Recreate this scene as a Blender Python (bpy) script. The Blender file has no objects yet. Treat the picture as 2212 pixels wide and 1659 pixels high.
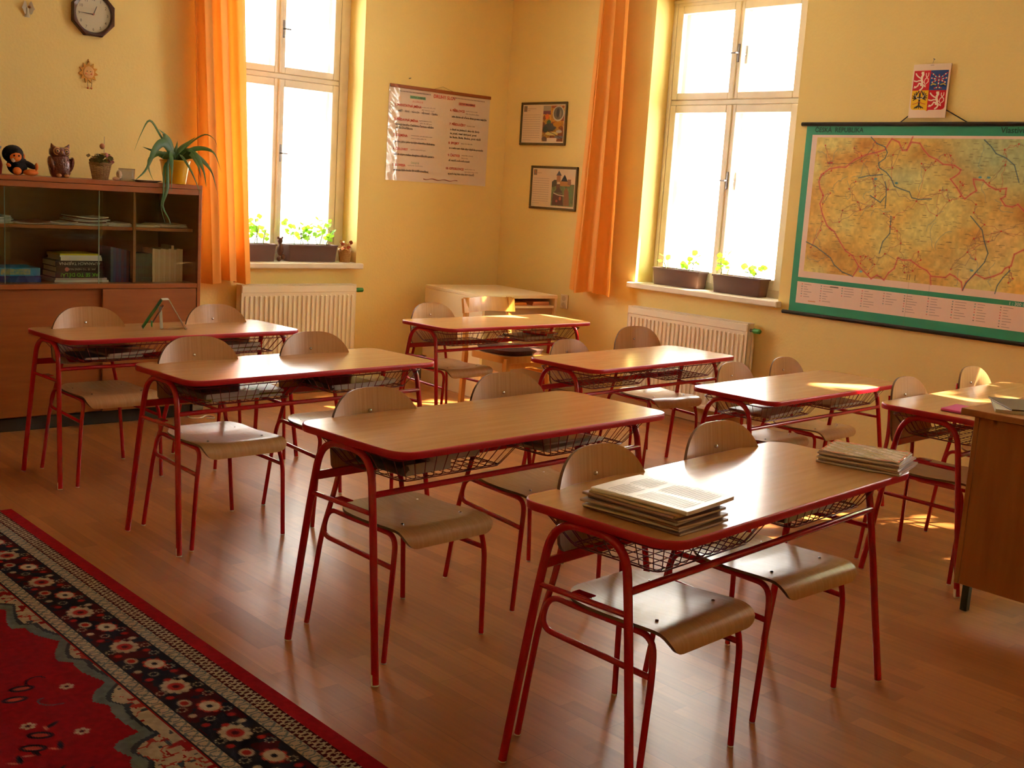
import bpy, math, random
import numpy as np
from mathutils import Vector, Matrix
PI = math.pi
random.seed(7)
SC = bpy.context.scene
COL = SC.collection

# ---------------------------------------------------------------- camera, sky, sun, exposure
CAM_H = 1.5008
cam_d = bpy.data.cameras.new('camera')
cam_d.sensor_fit = 'HORIZONTAL'; cam_d.sensor_width = 36.0
cam_d.lens = 2490.0 / 2212.0 * 36.0
cam_d.clip_start = 0.05; cam_d.clip_end = 200
cam = bpy.data.objects.new('camera', cam_d); COL.objects.link(cam)
yaw, pitch, roll = [math.radians(a) for a in (42.5752, 9.4147, 3.6257)]
f_ = Vector((math.sin(yaw)*math.cos(pitch), math.cos(yaw)*math.cos(pitch), -math.sin(pitch)))
r_ = Vector((math.cos(yaw), -math.sin(yaw), 0)); u_ = r_.cross(f_)
r2 = r_*math.cos(roll) + u_*math.sin(roll); u2 = -r_*math.sin(roll) + u_*math.cos(roll)
M = Matrix((r2, u2, -f_)).transposed().to_4x4(); M.translation = (0, 0, CAM_H)
cam.matrix_world = M
SC.camera = cam

SKY = 10.0
SUN = 55.0
EXPO = 1.0
world = bpy.data.worlds.new('sky'); SC.world = world; world.use_nodes = True
bg = world.node_tree.nodes['Background']
bg.inputs['Color'].default_value = (1.0, 0.965, 0.885, 1); bg.inputs['Strength'].default_value = SKY
sun_d = bpy.data.lights.new('sun', 'SUN'); sun_d.energy = SUN; sun_d.angle = math.radians(0.6); sun_d.color = (1.0, 0.86, 0.60)
sun = bpy.data.objects.new('sun', sun_d); COL.objects.link(sun)
SDIR = Vector((1.0, -0.65, 1.18)).normalized()
sun.rotation_euler = SDIR.to_track_quat('Z', 'Y').to_euler(); sun.location = (12, -4, 12)
SC.view_settings.view_transform = 'Standard'; SC.view_settings.look = 'None'
SC.view_settings.exposure = EXPO; SC.view_settings.gamma = 1.0; SC.view_settings.use_curve_mapping = False
SC.cycles.max_bounces = 10; SC.cycles.diffuse_bounces = 7; SC.cycles.transparent_max_bounces = 16
SC.cycles.sample_clamp_indirect = 8.0
SC.cycles.caustics_reflective = False; SC.cycles.caustics_refractive = False

XR, YB, XL, YF, ZC = 6.34, 7.168, -1.8, -2.0, 3.35     # inner faces of the room

# ---------------------------------------------------------------- colour and materials
def lin(c):
    c = np.asarray(c, float)/255.0
    return np.where(c <= 0.04045, c/12.92, ((c+0.055)/1.055)**2.4)
def L3(c): return tuple(float(x) for x in lin(c)) + (1.0,)
MATS = {}
def mat(name, col=(200, 200, 200), rough=0.5, metal=0.0, spec=0.5, coat=0.0, coat_rough=0.1, noise=None, bump=None, coords='Object', transl=None, trans=0.0, attr=None, ior=1.45):
    """noise=(scale xyz, detail, amount of second colour, second colour); bump=(scale, strength)"""
    if name in MATS: return MATS[name]
    m = bpy.data.materials.new(name); m.use_nodes = True; MATS[name] = m
    nt = m.node_tree; N = nt.nodes; Lk = nt.links; b = N['Principled BSDF']
    b.inputs['Base Color'].default_value = L3(col); b.inputs['Roughness'].default_value = rough
    b.inputs['Metallic'].default_value = metal; b.inputs['Specular IOR Level'].default_value = spec
    b.inputs['Coat Weight'].default_value = coat; b.inputs['Coat Roughness'].default_value = coat_rough
    b.inputs['Transmission Weight'].default_value = trans; b.inputs['IOR'].default_value = ior
    tc = N.new('ShaderNodeTexCoord')
    if attr:
        a = N.new('ShaderNodeAttribute'); a.attribute_name = attr
        Lk.new(a.outputs['Color'], b.inputs['Base Color'])
    if noise:
        sc, det, amt, c2 = noise
        mp = N.new('ShaderNodeMapping'); mp.inputs['Scale'].default_value = sc
        nz = N.new('ShaderNodeTexNoise'); nz.inputs['Scale'].default_value = 1.0; nz.inputs['Detail'].default_value = det
        rp = N.new('ShaderNodeValToRGB'); rp.color_ramp.elements[0].position = 0.5-amt/2; rp.color_ramp.elements[1].position = 0.5+amt/2
        rp.color_ramp.elements[0].color = L3(col); rp.color_ramp.elements[1].color = L3(c2)
        Lk.new(tc.outputs[coords], mp.inputs['Vector']); Lk.new(mp.outputs['Vector'], nz.inputs['Vector'])
        Lk.new(nz.outputs['Fac'], rp.inputs['Fac']); Lk.new(rp.outputs['Color'], b.inputs['Base Color'])
    if bump:
        nb = N.new('ShaderNodeTexNoise'); nb.inputs['Scale'].default_value = bump[0]; nb.inputs['Detail'].default_value = 3
        bp = N.new('ShaderNodeBump'); bp.inputs['Strength'].default_value = bump[1]; bp.inputs['Distance'].default_value = 0.01
        Lk.new(tc.outputs[coords], nb.inputs['Vector']); Lk.new(nb.outputs['Fac'], bp.inputs['Height']); Lk.new(bp.outputs['Normal'], b.inputs['Normal'])
    if transl:
        tr = N.new('ShaderNodeBsdfTranslucent'); tr.inputs['Color'].default_value = L3(transl[0])
        mx = N.new('ShaderNodeMixShader'); mx.inputs[0].default_value = transl[1]
        out = N['Material Output']
        Lk.new(b.outputs[0], mx.inputs[1]); Lk.new(tr.outputs[0], mx.inputs[2]); Lk.new(mx.outputs[0], out.inputs['Surface'])
    return m
def glass_mat(name, tint=(255, 255, 255), refl=1.0):
    if name in MATS: return MATS[name]
    m = bpy.data.materials.new(name); m.use_nodes = True; MATS[name] = m
    nt = m.node_tree; N = nt.nodes; Lk = nt.links; N.remove(N['Principled BSDF'])
    t = N.new('ShaderNodeBsdfTransparent'); t.inputs['Color'].default_value = L3(tint)
    g = N.new('ShaderNodeBsdfGlossy'); g.inputs['Roughness'].default_value = 0.02
    lw = N.new('ShaderNodeLayerWeight'); lw.inputs['Blend'].default_value = 0.5; fr = N.new('ShaderNodeMath'); fr.operation = 'POWER'; fr.inputs[1].default_value = 5.0; Lk.new(lw.outputs['Facing'], fr.inputs[0]); ad = N.new('ShaderNodeMath'); ad.operation = 'MULTIPLY_ADD'; ad.inputs[1].default_value = 0.9; ad.inputs[2].default_value = 0.04; Lk.new(fr.outputs[0], ad.inputs[0])
    mu = N.new('ShaderNodeMath'); mu.operation = 'MULTIPLY'; mu.inputs[1].default_value = refl
    mx = N.new('ShaderNodeMixShader')
    Lk.new(ad.outputs[0], mu.inputs[0]); Lk.new(mu.outputs[0], mx.inputs[0]); Lk.new(t.outputs[0], mx.inputs[1]); Lk.new(g.outputs[0], mx.inputs[2])
    Lk.new(mx.outputs[0], N['Material Output'].inputs['Surface'])
    return m
def floor_mat():
    m = bpy.data.materials.new('laminate_floor'); m.use_nodes = True
    nt = m.node_tree; N = nt.nodes; Lk = nt.links; b = N['Principled BSDF']
    b.inputs['Roughness'].default_value = 0.33; b.inputs['Specular IOR Level'].default_value = 0.5
    tc = N.new('ShaderNodeTexCoord'); sp = N.new('ShaderNodeSeparateXYZ'); cb = N.new('ShaderNodeCombineXYZ')
    Lk.new(tc.outputs['Object'], sp.inputs[0])
    Lk.new(sp.outputs['Y'], cb.inputs['X']); Lk.new(sp.outputs['X'], cb.inputs['Y'])
    br = N.new('ShaderNodeTexBrick'); br.offset = 0.37; br.offset_frequency = 2; br.squash = 1.35; br.squash_frequency = 3
    br.inputs['Scale'].default_value = 1.0; br.inputs['Brick Width'].default_value = 0.36; br.inputs['Row Height'].default_value = 0.065
    br.inputs['Mortar Size'].default_value = 0.0; br.inputs['Bias'].default_value = 0.0
    br.inputs['Color1'].default_value = L3((158, 100, 52)); br.inputs['Color2'].default_value = L3((186, 122, 66))
    Lk.new(cb.outputs[0], br.inputs['Vector'])
    mp = N.new('ShaderNodeMapping'); mp.inputs['Scale'].default_value = (3.0, 60.0, 1.0)
    nz = N.new('ShaderNodeTexNoise'); nz.inputs['Scale'].default_value = 1.0; nz.inputs['Detail'].default_value = 5
    Lk.new(cb.outputs[0], mp.inputs['Vector']); Lk.new(mp.outputs[0], nz.inputs['Vector'])
    rp = N.new('ShaderNodeValToRGB'); rp.color_ramp.elements[0].position = 0.32; rp.color_ramp.elements[1].position = 0.7
    rp.color_ramp.elements[0].color = (0.86, 0.82, 0.78, 1); rp.color_ramp.elements[1].color = (1.05, 1.03, 1.0, 1)
    Lk.new(nz.outputs['Fac'], rp.inputs['Fac'])
    mx = N.new('ShaderNodeMix'); mx.data_type = 'RGBA'; mx.blend_type = 'MULTIPLY'; mx.inputs[0].default_value = 1.0
    Lk.new(br.outputs['Color'], mx.inputs[6]); Lk.new(rp.outputs['Color'], mx.inputs[7])
    b2 = N.new('ShaderNodeTexBrick'); b2.offset = 0.4
    b2.inputs['Scale'].default_value = 1.0; b2.inputs['Brick Width'].default_value = 1.29; b2.inputs['Row Height'].default_value = 0.195
    b2.inputs['Mortar Size'].default_value = 0.0009; b2.inputs['Mortar Smooth'].default_value = 0.3
    b2.inputs['Color1'].default_value = (1, 1, 1, 1); b2.inputs['Color2'].default_value = (0.93, 0.93, 0.93, 1); b2.inputs['Mortar'].default_value = (0.55, 0.5, 0.45, 1)
    Lk.new(cb.outputs[0], b2.inputs['Vector'])
    m2 = N.new('ShaderNodeMix'); m2.data_type = 'RGBA'; m2.blend_type = 'MULTIPLY'; m2.inputs[0].default_value = 1.0
    Lk.new(mx.outputs[2], m2.inputs[6]); Lk.new(b2.outputs['Color'], m2.inputs[7]); Lk.new(m2.outputs[2], b.inputs['Base Color'])
    bp = N.new('ShaderNodeBump'); bp.inputs['Strength'].default_value = 0.05; bp.inputs['Distance'].default_value = 0.002
    Lk.new(nz.outputs['Fac'], bp.inputs['Height']); Lk.new(bp.outputs['Normal'], b.inputs['Normal'])
    return m

WALL = mat('wall_paint', (240, 216, 142), 0.75, noise=((1.1, 1.1, 0.6), 3, 0.9, (234, 208, 132)), bump=(60, 0.12), spec=0.3)
CEIL = mat('ceiling_paint', (238, 232, 210), 0.85, bump=(60, 0.08))
WHITE = mat('white_gloss_paint', (238, 230, 212), 0.35, noise=((9, 9, 9), 4, 0.5, (226, 216, 196)))
RADW = mat('radiator_enamel', (238, 228, 204), 0.35)
BEECH = mat('beech_laminate', (204, 154, 100), 0.2, spec=0.5, noise=((3, 45, 3), 5, 0.55, (188, 136, 84)), bump=(160, 0.015))
PLY = mat('beech_plywood', (196, 152, 104), 0.27, spec=0.5, noise=((130, 9, 5), 4, 0.6, (176, 130, 84)), bump=(90, 0.02))
PLYEDGE = mat('plywood_edge', (120, 84, 52), 0.5)
RED = mat('red_enamel', (168, 10, 20), 0.22, spec=0.5, coat=0.35, coat_rough=0.08)
REDEDGE = mat('red_plastic_edge', (178, 16, 30), 0.33)
CAP = mat('white_plastic', (225, 222, 215), 0.4)
STEEL = mat('steel', (200, 200, 200), 0.2, metal=1.0)
DARKSTEEL = mat('old_steel', (130, 125, 125), 0.35, metal=0.8)
CABW = mat('cabinet_veneer', (164, 94, 38), 0.4, noise=((5, 5, 45), 5, 0.6, (146, 80, 30)))
CABIN = mat('cabinet_interior', (150, 104, 60), 0.6, noise=((4, 4, 30), 4, 0.6, (136, 92, 52)))
DARK = mat('dark_plinth', (48, 42, 38), 0.6)
CREAM = mat('cream_laminate', (226, 206, 166), 0.4)
LIGHTWOOD = mat('golden_wood', (214, 150, 66), 0.28, coat=0.4, noise=((40, 6, 6), 4, 0.6, (194, 124, 48)))
TDESK = mat('desk_veneer', (176, 116, 60), 0.42, noise=((4, 30, 4), 5, 0.6, (156, 98, 46)))
CURT = mat('curtain_satin', (244, 186, 92), 0.5, spec=0.4, transl=((255, 206, 120), 0.40), bump=(500, 0.05))
SOIL = mat('soil', (70, 52, 38), 0.9, bump=(90, 0.6))
PLANTER = mat('brown_plastic', (98, 66, 54), 0.5)
LEAF = mat('geranium_leaf', (112, 168, 40), 0.45, transl=((176, 226, 60), 0.5), noise=((30, 30, 30), 2, 0.7, (86, 146, 34)))
STEM = mat('plant_stem', (96, 110, 44), 0.6)
GLEAF = mat('long_leaf', (58, 96, 44), 0.4, transl=((90, 140, 50), 0.25), noise=((20, 20, 20), 2, 0.7, (86, 118, 70)))
PAPER = mat('paper', (232, 224, 208), 0.6)
GLASS = glass_mat('window_glass'); CGLASS = glass_mat('cabinet_glass', (244, 248, 242), 1.0)
ATTR = mat('printed_sheet', attr='Col', rough=0.35, spec=0.5)
ATTRM = mat('matt_print', attr='Col', rough=0.6, spec=0.3)
RUGM = mat('rug_pile', attr='Col', rough=0.95, spec=0.1, bump=(900, 0.5))

# ---------------------------------------------------------------- mesh helpers
class MB:
    def __init__(s): s.v = []; s.f = []; s.mi = []
    def add(s, V, F, mi=0):
        o = len(s.v); s.v += [tuple(map(float, p)) for p in V]; s.f += [tuple(i+o for i in f) for f in F]; s.mi += [mi]*len(F); return s
    def box(s, x0, x1, y0, y1, z0, z1, mi=0, bev=0.0):
        if bev <= 0:
            V = [(x0,y0,z0),(x1,y0,z0),(x1,y1,z0),(x0,y1,z0),(x0,y0,z1),(x1,y0,z1),(x1,y1,z1),(x0,y1,z1)]
            F = [(3,2,1,0),(4,5,6,7),(0,1,5,4),(1,2,6,5),(2,3,7,6),(3,0,4,7)]
            return s.add(V, F, mi)
        # chamfered box: 24 vertices
        b = min(bev, (x1-x0)/2.01, (y1-y0)/2.01, (z1-z0)/2.01); V = []; idx = {}
        for i, X in enumerate((x0, x1)):
            for j, Y in enumerate((y0, y1)):
                for k, Z in enumerate((z0, z1)):
                    sx, sy, sz = (b if i == 0 else -b), (b if j == 0 else -b), (b if k == 0 else -b)
                    idx[i,j,k,0] = len(V); V.append((X, Y+sy, Z+sz))
                    idx[i,j,k,1] = len(V); V.append((X+sx, Y, Z+sz))
                    idx[i,j,k,2] = len(V); V.append((X+sx, Y+sy, Z))
        g = lambda i,j,k,a: idx[i,j,k,a]
        F = [(g(0,0,0,0),g(0,0,1,0),g(0,1,1,0),g(0,1,0,0)),(g(1,0,0,0),g(1,1,0,0),g(1,1,1,0),g(1,0,1,0)),
             (g(0,0,0,1),g(1,0,0,1),g(1,0,1,1),g(0,0,1,1)),(g(0,1,0,1),g(0,1,1,1),g(1,1,1,1),g(1,1,0,1)),
             (g(0,0,0,2),g(0,1,0,2),g(1,1,0,2),g(1,0,0,2)),(g(0,0,1,2),g(1,0,1,2),g(1,1,1,2),g(0,1,1,2))]
        for k in (0,1):
            for j in (0,1): F.append((g(0,j,k,1),g(1,j,k,1),g(1,j,k,2),g(0,j,k,2)))
            for i in (0,1): F.append((g(i,0,k,0),g(i,1,k,0),g(i,1,k,2),g(i,0,k,2)))
        for i in (0,1):
            for j in (0,1): F.append((g(i,j,0,0),g(i,j,1,0),g(i,j,1,1),g(i,j,0,1)))
        for i in (0,1):
            for j in (0,1):
                for k in (0,1): F.append((g(i,j,k,0),g(i,j,k,1),g(i,j,k,2)))
        return s.add(V, F, mi)
    def rbox(s, c, size, rz=0, mi=0, bev=0.0, rx=0, ry=0):
        o = len(s.v); s.box(-size[0]/2, size[0]/2, -size[1]/2, size[1]/2, -size[2]/2, size[2]/2, mi, bev)
        R = (Matrix.Rotation(rz, 3, 'Z') @ Matrix.Rotation(ry, 3, 'Y') @ Matrix.Rotation(rx, 3, 'X')); c = Vector(c)
        for i in range(o, len(s.v)): s.v[i] = tuple(R @ Vector(s.v[i]) + c)
        return s
    def tube(s, pts, r, seg=10, mi=0, cap=True, closed=False):
        P = [Vector(p) for p in pts]; n = len(P)
        R = r if isinstance(r, (list, tuple)) else [r]*n
        V = []; up = None
        for i in range(n):
            a = P[i-1] if (i > 0 or closed) else P[i]; b_ = P[(i+1) % n] if (i < n-1 or closed) else P[i]
            t = (b_-a).normalized()
            if up is None:
                up = Vector((0,0,1)) if abs(t.z) < 0.9 else Vector((1,0,0))
            x = t.cross(up)
            if x.length < 1e-6: x = t.orthogonal()
            x.normalize(); up = x.cross(t).normalized()
            for k in range(seg):
                an = 2*PI*k/seg; V.append(P[i] + x*(math.cos(an)*R[i]) + up*(math.sin(an)*R[i]))
        F = []
        for i in range(n if closed else n-1):
            j = (i+1) % n
            for k in range(seg):
                k2 = (k+1) % seg; F.append((i*seg+k, i*seg+k2, j*seg+k2, j*seg+k))
        if cap and not closed:
            F.append(tuple(range(seg-1, -1, -1))); F.append(tuple((n-1)*seg+k for k in range(seg)))
        return s.add(V, F, mi)
    def lathe(s, prof, c=(0,0,0), seg=20, mi=0, sx=1.0, sy=1.0):
        V = []; F = []; n = len(prof)
        for (r, z) in prof:
            for k in range(seg):
                a = 2*PI*k/seg; V.append((c[0]+r*math.cos(a)*sx, c[1]+r*math.sin(a)*sy, c[2]+z))
        for i in range(n-1):
            for k in range(seg):
                k2 = (k+1) % seg; F.append((i*seg+k, i*seg+k2, (i+1)*seg+k2, (i+1)*seg+k))
        if prof[0][0] > 1e-6: F.append(tuple(range(seg-1, -1, -1)))
        if prof[-1][0] > 1e-6: F.append(tuple((n-1)*seg+k for k in range(seg)))
        return s.add(V, F, mi)
    def ball(s, c, r, seg=14, mi=0, rings=8, R=None):
        rx, ry, rz = r if isinstance(r, (list, tuple)) else (r, r, r)
        V = []; F = []
        for i in range(rings+1):
            t = PI*i/rings
            for k in range(seg):
                a = 2*PI*k/seg; p = Vector((rx*math.sin(t)*math.cos(a), ry*math.sin(t)*math.sin(a), -rz*math.cos(t)))
                if R: p = R @ p
                V.append(Vector(c)+p)
        for i in range(rings):
            for k in range(seg):
                k2 = (k+1) % seg; F.append((i*seg+k, i*seg+k2, (i+1)*seg+k2, (i+1)*seg+k))
        return s.add(V, F, mi)
    def prism(s, poly, z0, z1, mi=0, fn=None):
        n = len(poly); fn = fn or (lambda x, y, z: (x, y, z))
        V = [fn(x, y, z0) for x, y in poly] + [fn(x, y, z1) for x, y in poly]
        F = [tuple(range(n-1, -1, -1)), tuple(range(n, 2*n))] + [(i, (i+1) % n, n+(i+1) % n, n+i) for i in range(n)]
        return s.add(V, F, mi)
    def sheet(s, fn, nu, nv, th, mi=0, me=None):
        """closed thin sheet over fn(u,v) with u, v in 0..1"""
        P = [[Vector(fn(i/nu, j/nv)) for i in range(nu+1)] for j in range(nv+1)]
        V = []; 
        for side in (0.5, -0.5):
            for j in range(nv+1):
                for i in range(nu+1):
                    du = P[j][min(i+1, nu)]-P[j][max(i-1, 0)]; dv = P[min(j+1, nv)][i]-P[max(j-1, 0)][i]
                    nn = du.cross(dv)
                    if nn.length < 1e-10: nn = Vector((0,0,1))
                    V.append(P[j][i] + nn.normalized()*th*side)
        w = nu+1; o = w*(nv+1); F = []; E = []
        for j in range(nv):
            for i in range(nu):
                a = j*w+i; F.append((a, a+1, a+w+1, a+w)); F.append((o+a, o+a+w, o+a+w+1, o+a+1))
        for i in range(nu):
            E.append((i+1, i, o+i, o+i+1)); a = nv*w+i; E.append((a, a+1, o+a+1, o+a))
        for j in range(nv):
            a = j*w; E.append((a, a+w, o+a+w, o+a)); a = j*w+nu; E.append((a+w, a, o+a, o+a+w))
        o0 = len(s.v); s.add(V, F, mi); s.f += [tuple(i+o0 for i in f) for f in E]; s.mi += [mi if me is None else me]*len(E)
        return s
    def xf(s, M4):
        s.v = [tuple(M4 @ Vector(p)) for p in s.v]; return s
    def build(s, name, m, parent=None, smooth=True, loc=None, local=False, ang=35):
        me = bpy.data.meshes.new(name); ms = m if isinstance(m, (list, tuple)) else [m]
        V = np.array(s.v, dtype=float).reshape(-1, 3)
        o = bpy.data.objects.new(name, me)
        if parent is None:
            if loc is None:
                mn, mx = V.min(0), V.max(0); loc = ((mn[0]+mx[0])/2, (mn[1]+mx[1])/2, mn[2])
            if not local: V = V - np.array(loc)
            o.location = loc
        else:
            o.parent = parent
            if not local: V = V - np.array(world_loc(parent))
            if loc is not None: o.location = loc; V = V - np.array(loc)
        me.from_pydata(V.tolist(), [], s.f)
        for x in ms: me.materials.append(x)
        if len(ms) > 1: me.polygons.foreach_set('material_index', s.mi)
        if smooth:
            me.polygons.foreach_set('use_smooth', [True]*len(me.polygons)); me.set_sharp_from_angle(angle=math.radians(ang))
        me.update(); COL.objects.link(o)
        return o
def world_loc(o):
    l = Vector(o.location)
    while o.parent is not None: o = o.parent; l = l + o.location
    return tuple(l)
def tag(o, label=None, cat=None, group=None, kind=None):
    if label: o['label'] = label
    if cat: o['category'] = cat
    if group: o['group'] = group
    if kind: o['kind'] = kind
    return o
def empty(name, loc=(0,0,0), rz=0, label=None, cat=None, group=None, kind=None):
    o = bpy.data.objects.new(name, None); o.location = loc; o.rotation_euler = (0, 0, rz); o.empty_display_size = 0.1
    COL.objects.link(o); return tag(o, label, cat, group, kind)
KIDS = {}
def copy_tree(o, parent=None):
    c = o.copy(); COL.objects.link(c); c.parent = parent
    for ch in [x for x in list(o.children)]: copy_tree(ch, c)
    return c
def fillet(pts, rad, n=6):
    """polyline with rounded corners; rad = one number or one per inner point"""
    P = [Vector(p) for p in pts]; out = [P[0]]
    for i in range(1, len(P)-1):
        r = rad[i-1] if isinstance(rad, (list, tuple)) else rad
        a = (P[i-1]-P[i]); b = (P[i+1]-P[i]); r = min(r, a.length*0.49, b.length*0.49)
        if r < 1e-5: out.append(P[i]); continue
        A = P[i]+a.normalized()*r; B = P[i]+b.normalized()*r
        for k in range(n+1):
            t = k/n; out.append(A*(1-t)**2 + P[i]*2*t*(1-t) + B*t*t)
    out.append(P[-1]); return out

# small pictures drawn as colour on a fine grid
class Canvas:
    def __init__(s, w, h, res, col=(255, 255, 255)):
        s.w, s.h = w, h; s.nx = max(2, int(w/res)); s.ny = max(2, int(h/res))
        s.a = np.ones((s.ny, s.nx, 3))*np.array(col, float)
        s.X, s.Y = np.meshgrid((np.arange(s.nx)+.5)/s.nx*w, (np.arange(s.ny)+.5)/s.ny*h)   # x right, y down, metres
    def _win(s, x0, x1, y0, y1):
        i0 = max(0, int(x0/s.w*s.nx)-1); i1 = min(s.nx, int(x1/s.w*s.nx)+2); j0 = max(0, int(y0/s.h*s.ny)-1); j1 = min(s.ny, int(y1/s.h*s.ny)+2)
        return slice(j0, max(j0, j1)), slice(i0, max(i0, i1))
    def put(s, sl, m, col, al=1.0):
        m = (m*al)[..., None]; s.a[sl] = s.a[sl]*(1-m)+np.array(col, float)*m
    def rect(s, x0, y0, x1, y1, col, al=1.0):
        m = ((s.X >= x0) & (s.X <= x1) & (s.Y >= y0) & (s.Y <= y1)).astype(float); s.put((slice(None), slice(None)), m, col, al)
    def line(s, pts, th, col, al=1.0):
        for (xa, ya), (xb, yb) in zip(pts[:-1], pts[1:]):
            sl = s._win(min(xa, xb)-th, max(xa, xb)+th, min(ya, yb)-th, max(ya, yb)+th)
            X, Y = s.X[sl], s.Y[sl]; dx, dy = xb-xa, yb-ya; L = dx*dx+dy*dy+1e-12
            t = np.clip(((X-xa)*dx+(Y-ya)*dy)/L, 0, 1); d = np.hypot(X-xa-t*dx, Y-ya-t*dy)
            s.put(sl, np.clip((th/2-d)/(s.w/s.nx)+0.5, 0, 1), col, al)
    def ell(s, cx, cy, rx, ry, col, al=1.0, rot=0.0):
        q = max(rx, ry); sl = s._win(cx-q, cx+q, cy-q, cy+q); X, Y = s.X[sl]-cx, s.Y[sl]-cy
        c, n = math.cos(rot), math.sin(rot); U = (X*c+Y*n)/rx; V = (-X*n+Y*c)/ry
        s.put(sl, np.clip((1-np.hypot(U, V))*min(rx, ry)/(s.w/s.nx)+0.5, 0, 1), col, al)
    def poly(s, pts, col, al=1.0):
        xs = [p[0] for p in pts]; ys = [p[1] for p in pts]; sl = s._win(min(xs), max(xs), min(ys), max(ys))
        X, Y = s.X[sl], s.Y[sl]; ins = np.zeros(X.shape, bool); n = len(pts)
        for i in range(n):
            x1, y1 = pts[i]; x2, y2 = pts[(i+1) % n]
            if y1 == y2: continue
            c = ((Y > min(y1, y2)) & (Y <= max(y1, y2)) & (X < (Y-y1)*(x2-x1)/(y2-y1)+x1)); ins ^= c
        s.put(sl, ins.astype(float), col, al)
    def noise(s, cell, seed=0, oct=3):
        rg = np.random.RandomState(seed); out = np.zeros((s.ny, s.nx)); amp = 1.0; tot = 0
        for o in range(oct):
            c = cell/2**o; gx, gy = int(s.w/c)+3, int(s.h/c)+3; G = rg.rand(gy, gx)
            fx, fy = s.X/c, s.Y/c; ix, iy = fx.astype(int), fy.astype(int); tx, ty = fx-ix, fy-iy
            tx = tx*tx*(3-2*tx); ty = ty*ty*(3-2*ty)
            out += amp*((G[iy, ix]*(1-tx)+G[iy, ix+1]*tx)*(1-ty)+(G[iy+1, ix]*(1-tx)+G[iy+1, ix+1]*tx)*ty); tot += amp; amp *= 0.5
        return out/tot
    def mesh(s, name, m, O, U, Vd, Nn, th=0.001, parent=None, wave=None):
        """O top-left corner, U right, Vd down, Nn towards the viewer"""
        O, U, Vd, Nn = [np.array(v, float) for v in (O, U, Vd, Nn)]
        gx = np.linspace(0, s.w, s.nx+1); gy = np.linspace(0, s.h, s.ny+1); GX, GY = np.meshgrid(gx, gy)
        P = O + GX[..., None]*U + GY[..., None]*Vd
        if wave is not None: P = P + wave(GX, GY)[..., None]*Nn
        P = P.reshape(-1, 3); w = s.nx+1
        jj, ii = np.meshgrid(np.arange(s.ny), np.arange(s.nx), indexing='ij'); a = (jj*w+ii).reshape(-1)
        flip = float(np.dot(np.cross(U, Vd), Nn)) < 0
        q = np.stack([a, a+w, a+w+1, a+1] if flip else [a, a+1, a+w+1, a+w], 1)
        n0 = len(P); nf = len(q)
        c4 = [0, s.nx, s.ny*w+s.nx, s.ny*w]
        back = P[c4] - Nn*(th if wave is None else .0042)
        allv = np.concatenate([P, back]); ex = [(n0, n0+3, n0+2, n0+1)] if not flip else [(n0, n0+1, n0+2, n0+3)]
        ex += [(c4[i], c4[(i+1) % 4], n0+(i+1) % 4, n0+i) for i in range(4)]
        allf = np.concatenate([q, np.array(ex)])
        org = np.array(world_loc(parent)) if parent is not None else O
        me = bpy.data.meshes.new(name); me.vertices.add(len(allv)); me.vertices.foreach_set('co', (allv-org).ravel())
        me.loops.add(len(allf)*4); me.loops.foreach_set('vertex_index', allf.ravel().astype(np.int32))
        me.polygons.add(len(allf)); me.polygons.foreach_set('loop_start', np.arange(len(allf), dtype=np.int32)*4)
        me.update(calc_edges=True); me.validate()
        at = me.color_attributes.new('Col', 'FLOAT_COLOR', 'CORNER')
        colr = np.ones((len(allf), 4, 4)); colr[:nf, :, :3] = lin(np.clip(s.a, 0, 255)).reshape(-1, 1, 3); colr[nf:, :, :3] = lin(s.a.reshape(-1, 3).mean(0))
        at.data.foreach_set('color', colr.ravel())
        me.materials.append(m)
        if wave is not None: me.polygons.foreach_set('use_smooth', [True]*len(me.polygons))
        o = bpy.data.objects.new(name, me); o.parent = parent
        if parent is None: o.location = O
        COL.objects.link(o); return o

def text_mb(mb, txt, size, O, U, Up, align='LEFT', mi=0, bold=0.0, shear=0.0, ext=0.0):
    """adds flat lettering to mb; O baseline start, U reading direction, Up letter-up direction"""
    cu = bpy.data.curves.new('t', 'FONT'); cu.body = txt; cu.size = size; cu.align_x = align; cu.offset = bold; cu.shear = shear
    cu.resolution_u = 2
    ob = bpy.data.objects.new('t', cu); me = bpy.data.meshes.new_from_object(ob)
    O, U, Up = Vector(O), Vector(U), Vector(Up)
    V = [O+U*v.co.x+Up*v.co.y for v in me.vertices]; F = [tuple(p.vertices) for p in me.polygons]
    wd = max([v.co.x for v in me.vertices], default=0)-min([v.co.x for v in me.vertices], default=0)
    mb.add(V, F, mi); bpy.data.objects.remove(ob); bpy.data.curves.remove(cu); bpy.data.meshes.remove(me)
    return wd
# ================================================================ ROOM
T = 0.33
def struct(mb, name, m, **k):
    return tag(mb.build(name, m, smooth=False, **k), kind='structure')
fl = MB().box(XL, XR, YF, YB, -0.05, 0); o = fl.build('floor', floor_mat(), smooth=False, loc=(0, 0, 0)); tag(o, kind='structure')
struct(MB().box(XL-T, XR+T, YF-T, YB+T, ZC, ZC+0.1), 'ceiling', CEIL)
ZS, ZT = 0.87, 2.92
def wall_u(fix, u0, u1, holes, put):
    mb = MB(); cur = u0
    for a, b in sorted(holes):
        put(mb, cur, a, 0, ZC); put(mb, a, b, 0, ZS); put(mb, a, b, ZT, ZC); cur = b
    put(mb, cur, u1, 0, ZC); return mb
W2 = (4.39, 5.645); W3 = (0.98, 2.235); W1 = (3.74, 4.93)
struct(wall_u(XR, YF-T, YB+T, [W2, W3], lambda m, a, b, z0, z1: m.box(XR, XR+T, a, b, z0, z1)), 'wall_right', WALL)
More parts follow.
